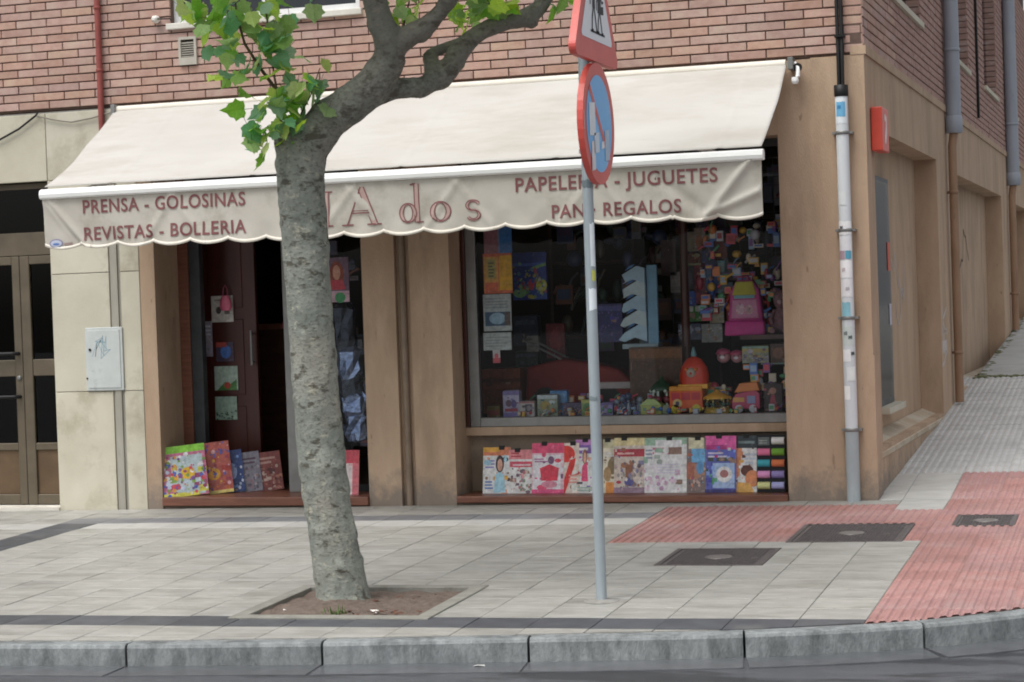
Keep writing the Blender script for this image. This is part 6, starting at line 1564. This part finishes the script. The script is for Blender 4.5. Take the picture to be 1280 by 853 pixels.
PK = [
 ('beige toy pack hanging at the top of the grid', (-1.681, -1.568, 1.927, 2.090), '#7d7663', [('r',0,0,1,1,'#7a735f'),('n',0,0,1,1,12,['#a59a80','#5f5446','#8a5f40'])], None),
 ('pale striped toy pack hanging at the top right of the beige one', (-1.567, -1.474, 1.929, 2.119), '#8a7f70', [('r',0,0,1,1,'#8d7c70'),('e',.4,.4,.3,.3,'#9a5f3a'),('r',.7,.3,1,1,'#a39a94')], None),
 ('orange brown toy pack in the second row of the grid', (-1.693, -1.519, 1.814, 1.913), '#5a3426', [('r',0,0,1,1,'#5c3526'),('n',0,.1,1,1,12,['#9a5f30','#7a3f38','#b58a5a']),('r',0,0,1,.18,'#8a8f6a')], None),
 ('dark blue toy pack hanging beside the orange brown one', (-1.512, -1.385, 1.769, 1.991), '#303a66', [('r',0,0,1,1,'#313b68'),('n',0,0,1,1,8,['#44508a','#23284a','#5a5f8f'])], None),
 ('dark red toy pack hanging highest at the right', (-1.403, -1.297, 1.844, 2.026), '#6f1f24', [('r',0,0,1,1,'#73201f'),('r',.65,0,1,1,'#5a2a2a')], None),
 ('plain grey toy pack hanging left of the red doll pack', (-1.780, -1.686, 1.596, 1.766), '#77716c', [('r',0,0,1,1,'#7a746f'),('r',.1,.1,.9,.3,'#656060')], None),
 ('black toy pack hanging between the grey one and the red doll', (-1.678, -1.578, 1.618, 1.802), '#34323c', [('r',0,0,1,1,'#34323c'),('e',.5,.5,.3,.35,'#4a4450')], None),
 ('red doll pack hanging in the middle of the grid', (-1.584, -1.484, 1.589, 1.838), '#75303c', [('r',0,0,1,1,'#6f2c3a'),('n',0,0,1,1,10,['#a5405a','#8f3440','#4a2030'])], '#a03a50'),
 ('bright blue doll pack hanging right of the red doll', (-1.486, -1.386, 1.533, 1.801), '#2f4f92', [('r',0,0,1,1,'#2e4e90'),('r',.1,.6,.5,1,'#6f8fb0'),('n',0,0,1,.6,8,['#2a3f80','#4a6fb5'])], '#3a5fa8'),
 ('pale teal toy pack with white print near the rucksack', (-1.382, -1.296, 1.673, 1.863), '#5f8f98', [('r',0,0,1,1,'#5a8a94'),('r',.1,.4,.6,.8,'#93b0b0'),('r',.7,0,1,1,'#35454f')], None),
 ('pink and grey toy pack above the rucksack', (-1.297, -1.178, 1.683, 1.826), '#6f5560', [('r',0,0,1,1,'#6a525a'),('n',0,0,1,1,12,['#a5606a','#8f8a86','#4a4048'])], None),
 ('white and teal toy pack just above the rucksack', (-1.388, -1.263, 1.503, 1.666), '#647f90', [('r',0,0,1,1,'#607a8c'),('n',0,0,1,1,14,['#90a5b5','#4a5a70','#a04a50','#7fa0a5'])], None),
 ('royal blue toy pack hanging low in the grid', (-1.684, -1.570, 1.474, 1.605), '#33509a', [('r',0,0,1,1,'#33509a'),('n',0,0,1,1,8,['#5a7ac0','#24386f'])], None),
 ('crimson toy pack low in the grid beside the royal blue one', (-1.570, -1.456, 1.496, 1.588), '#7a2f46', [('r',0,0,1,1,'#7a2f46'),('n',0,0,1,1,8,['#a0506a','#54203a'])], None),
 ('green and white toy pack low in the grid', (-1.694, -1.461, 1.354, 1.485), '#3f7a3a', [('r',0,0,1,1,'#3f7a38'),('r',.05,.62,.42,.95,'#b0b5b0'),('r',.5,.62,.92,.95,'#b0b5b0'),('n',0,0,1,.5,10,['#55953f','#2f5a30'])], None),
 ('cream toy pack with grey print left of the rucksack', (-1.460, -1.341, 1.335, 1.505), '#99917a', [('r',0,0,1,1,'#989078'),('n',0,0,1,1,10,['#b0a890','#70706a','#8a9a9a'])], None),
 ('orange toy pack peeping over the cream one', (-1.412, -1.287, 1.504, 1.582), '#a0481f', [('r',0,0,1,1,'#a0481f'),('r',.0,.0,.5,.4,'#7a341a')], None),
 ('dull grey blue toy pack at the foot of the grid', (-1.726, -1.539, 1.204, 1.336), '#4a5266', [('r',0,0,1,1,'#4a5266'),('r',.1,.4,.6,.9,'#8a93a8'),('n',0,0,1,.5,8,['#5a647a','#39405a'])], None),
 ('pale grey toy pack at the foot of the grid by the rucksack', (-1.533, -1.360, 1.179, 1.330), '#8f918f', [('r',0,0,1,1,'#858786'),('n',0,0,1,1,12,['#a5a8a2','#5f625f','#7f7a5a'])], None),
 ('tall dark maroon toy pack hanging left of the grid', (-1.854, -1.726, 1.736, 2.032), '#3c2226', [('r',0,0,1,1,'#3c2226'),('n',0,0,1,1,8,['#4f2a2c','#2a181c'])], None),
]
for lab, bx, c, sp, bl in PK: pack(lab, bx, c, sp, bl)

# crowded small goods in the dark behind, too small and too many to tell apart
def clutter(label, regions, cols, seed):
    rg = random.Random(seed); m = MB()
    for (x0, x1, y0, y1, z0, z1, n, a, b) in regions:
        for k in range(n):
            x, y, z = rg.uniform(x0, x1), rg.uniform(y0, y1), rg.uniform(z0, z1); w, h = rg.uniform(a, b)/2, rg.uniform(a, b)*rg.uniform(.6, 1.5)/2; c = flat(rg.choice(cols)); t = rg.random()
            if t < .5: m.box(x-w, x+w, y-.012, y+.012, z-h, z+h, c); c2 = flat(rg.choice(cols)); m.box(x-w*.8, x+w*.7, y-.0135, y-.0125, z-h*.5, z+h*.6, c2)
            elif t < .8: m.ball((x, y, z), w, c, 8, 1, .7, h/w)
            else: m.tube([(x-w, y, z-h), (x-w*.3, y-.01, z), (x+w, y, z+h)], w*.3, c, 6)
    o = m.build('clutter'); tag(o, label, 'small goods', None, 'stuff')
BRI = ['#c2485a', '#4a6fb5', '#c9a24a', '#b9b9c2', '#7a4f8f', '#4f8f6a', '#c97a4a', '#8fa9c4', '#a03a44', '#d0c4b0']
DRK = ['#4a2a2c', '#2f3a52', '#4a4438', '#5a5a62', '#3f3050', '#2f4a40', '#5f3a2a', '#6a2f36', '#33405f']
clutter('crowd of small bright packets hanging around the toy packs on the grid', [(-1.5, -.82, 1.0, 1.12, 1.35, 2.15, 120, .03, .085), (-1.2, -.75, .95, 1.1, 1.26, 1.7, 45, .03, .06)], BRI, 3)
clutter('crowd of small figures and packets standing behind the front row on the bench', [(-1.75, -.70, .72, .95, .65, .84, 80, .04, .08), (-2.95, -1.8, .68, .8, .65, .78, 50, .03, .06), (-1.1, -.7, .62, .7, .80, 1.0, 26, .04, .07), (-2.95, -1.8, .47, .50, .645, .69, 34, .02, .045), (-1.75, -.75, .47, .50, .645, .68, 24, .02, .045)], BRI, 4)
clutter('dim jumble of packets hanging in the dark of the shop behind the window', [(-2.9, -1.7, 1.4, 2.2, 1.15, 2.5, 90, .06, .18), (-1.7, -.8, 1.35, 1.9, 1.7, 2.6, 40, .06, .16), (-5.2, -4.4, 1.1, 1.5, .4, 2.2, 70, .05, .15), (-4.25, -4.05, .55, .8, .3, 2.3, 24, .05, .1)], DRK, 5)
t = thing('paper_scrap', 'white scrap of paper lying in the gutter by the kerb', 'litter', (-1.32, -5.47, road_z(-1.32, -5.47)+.006))
m = MB(); m.poly([(-.03, -.012, 0), (.0, -.018, .006), (.035, -.008, .001), (.025, .012, .005), (-.02, .014, .002)], flat('#b9b9b6')); solid(m.build('sheet', t, fix=False), .001)
m = MB(); m.poly([(-.015, -.007, .006), (.01, -.009, .010), (.015, .004, .008), (-.01, .006, .006)], flat('#b0b1af')); solid(m.build('fold', t, fix=False), .001)
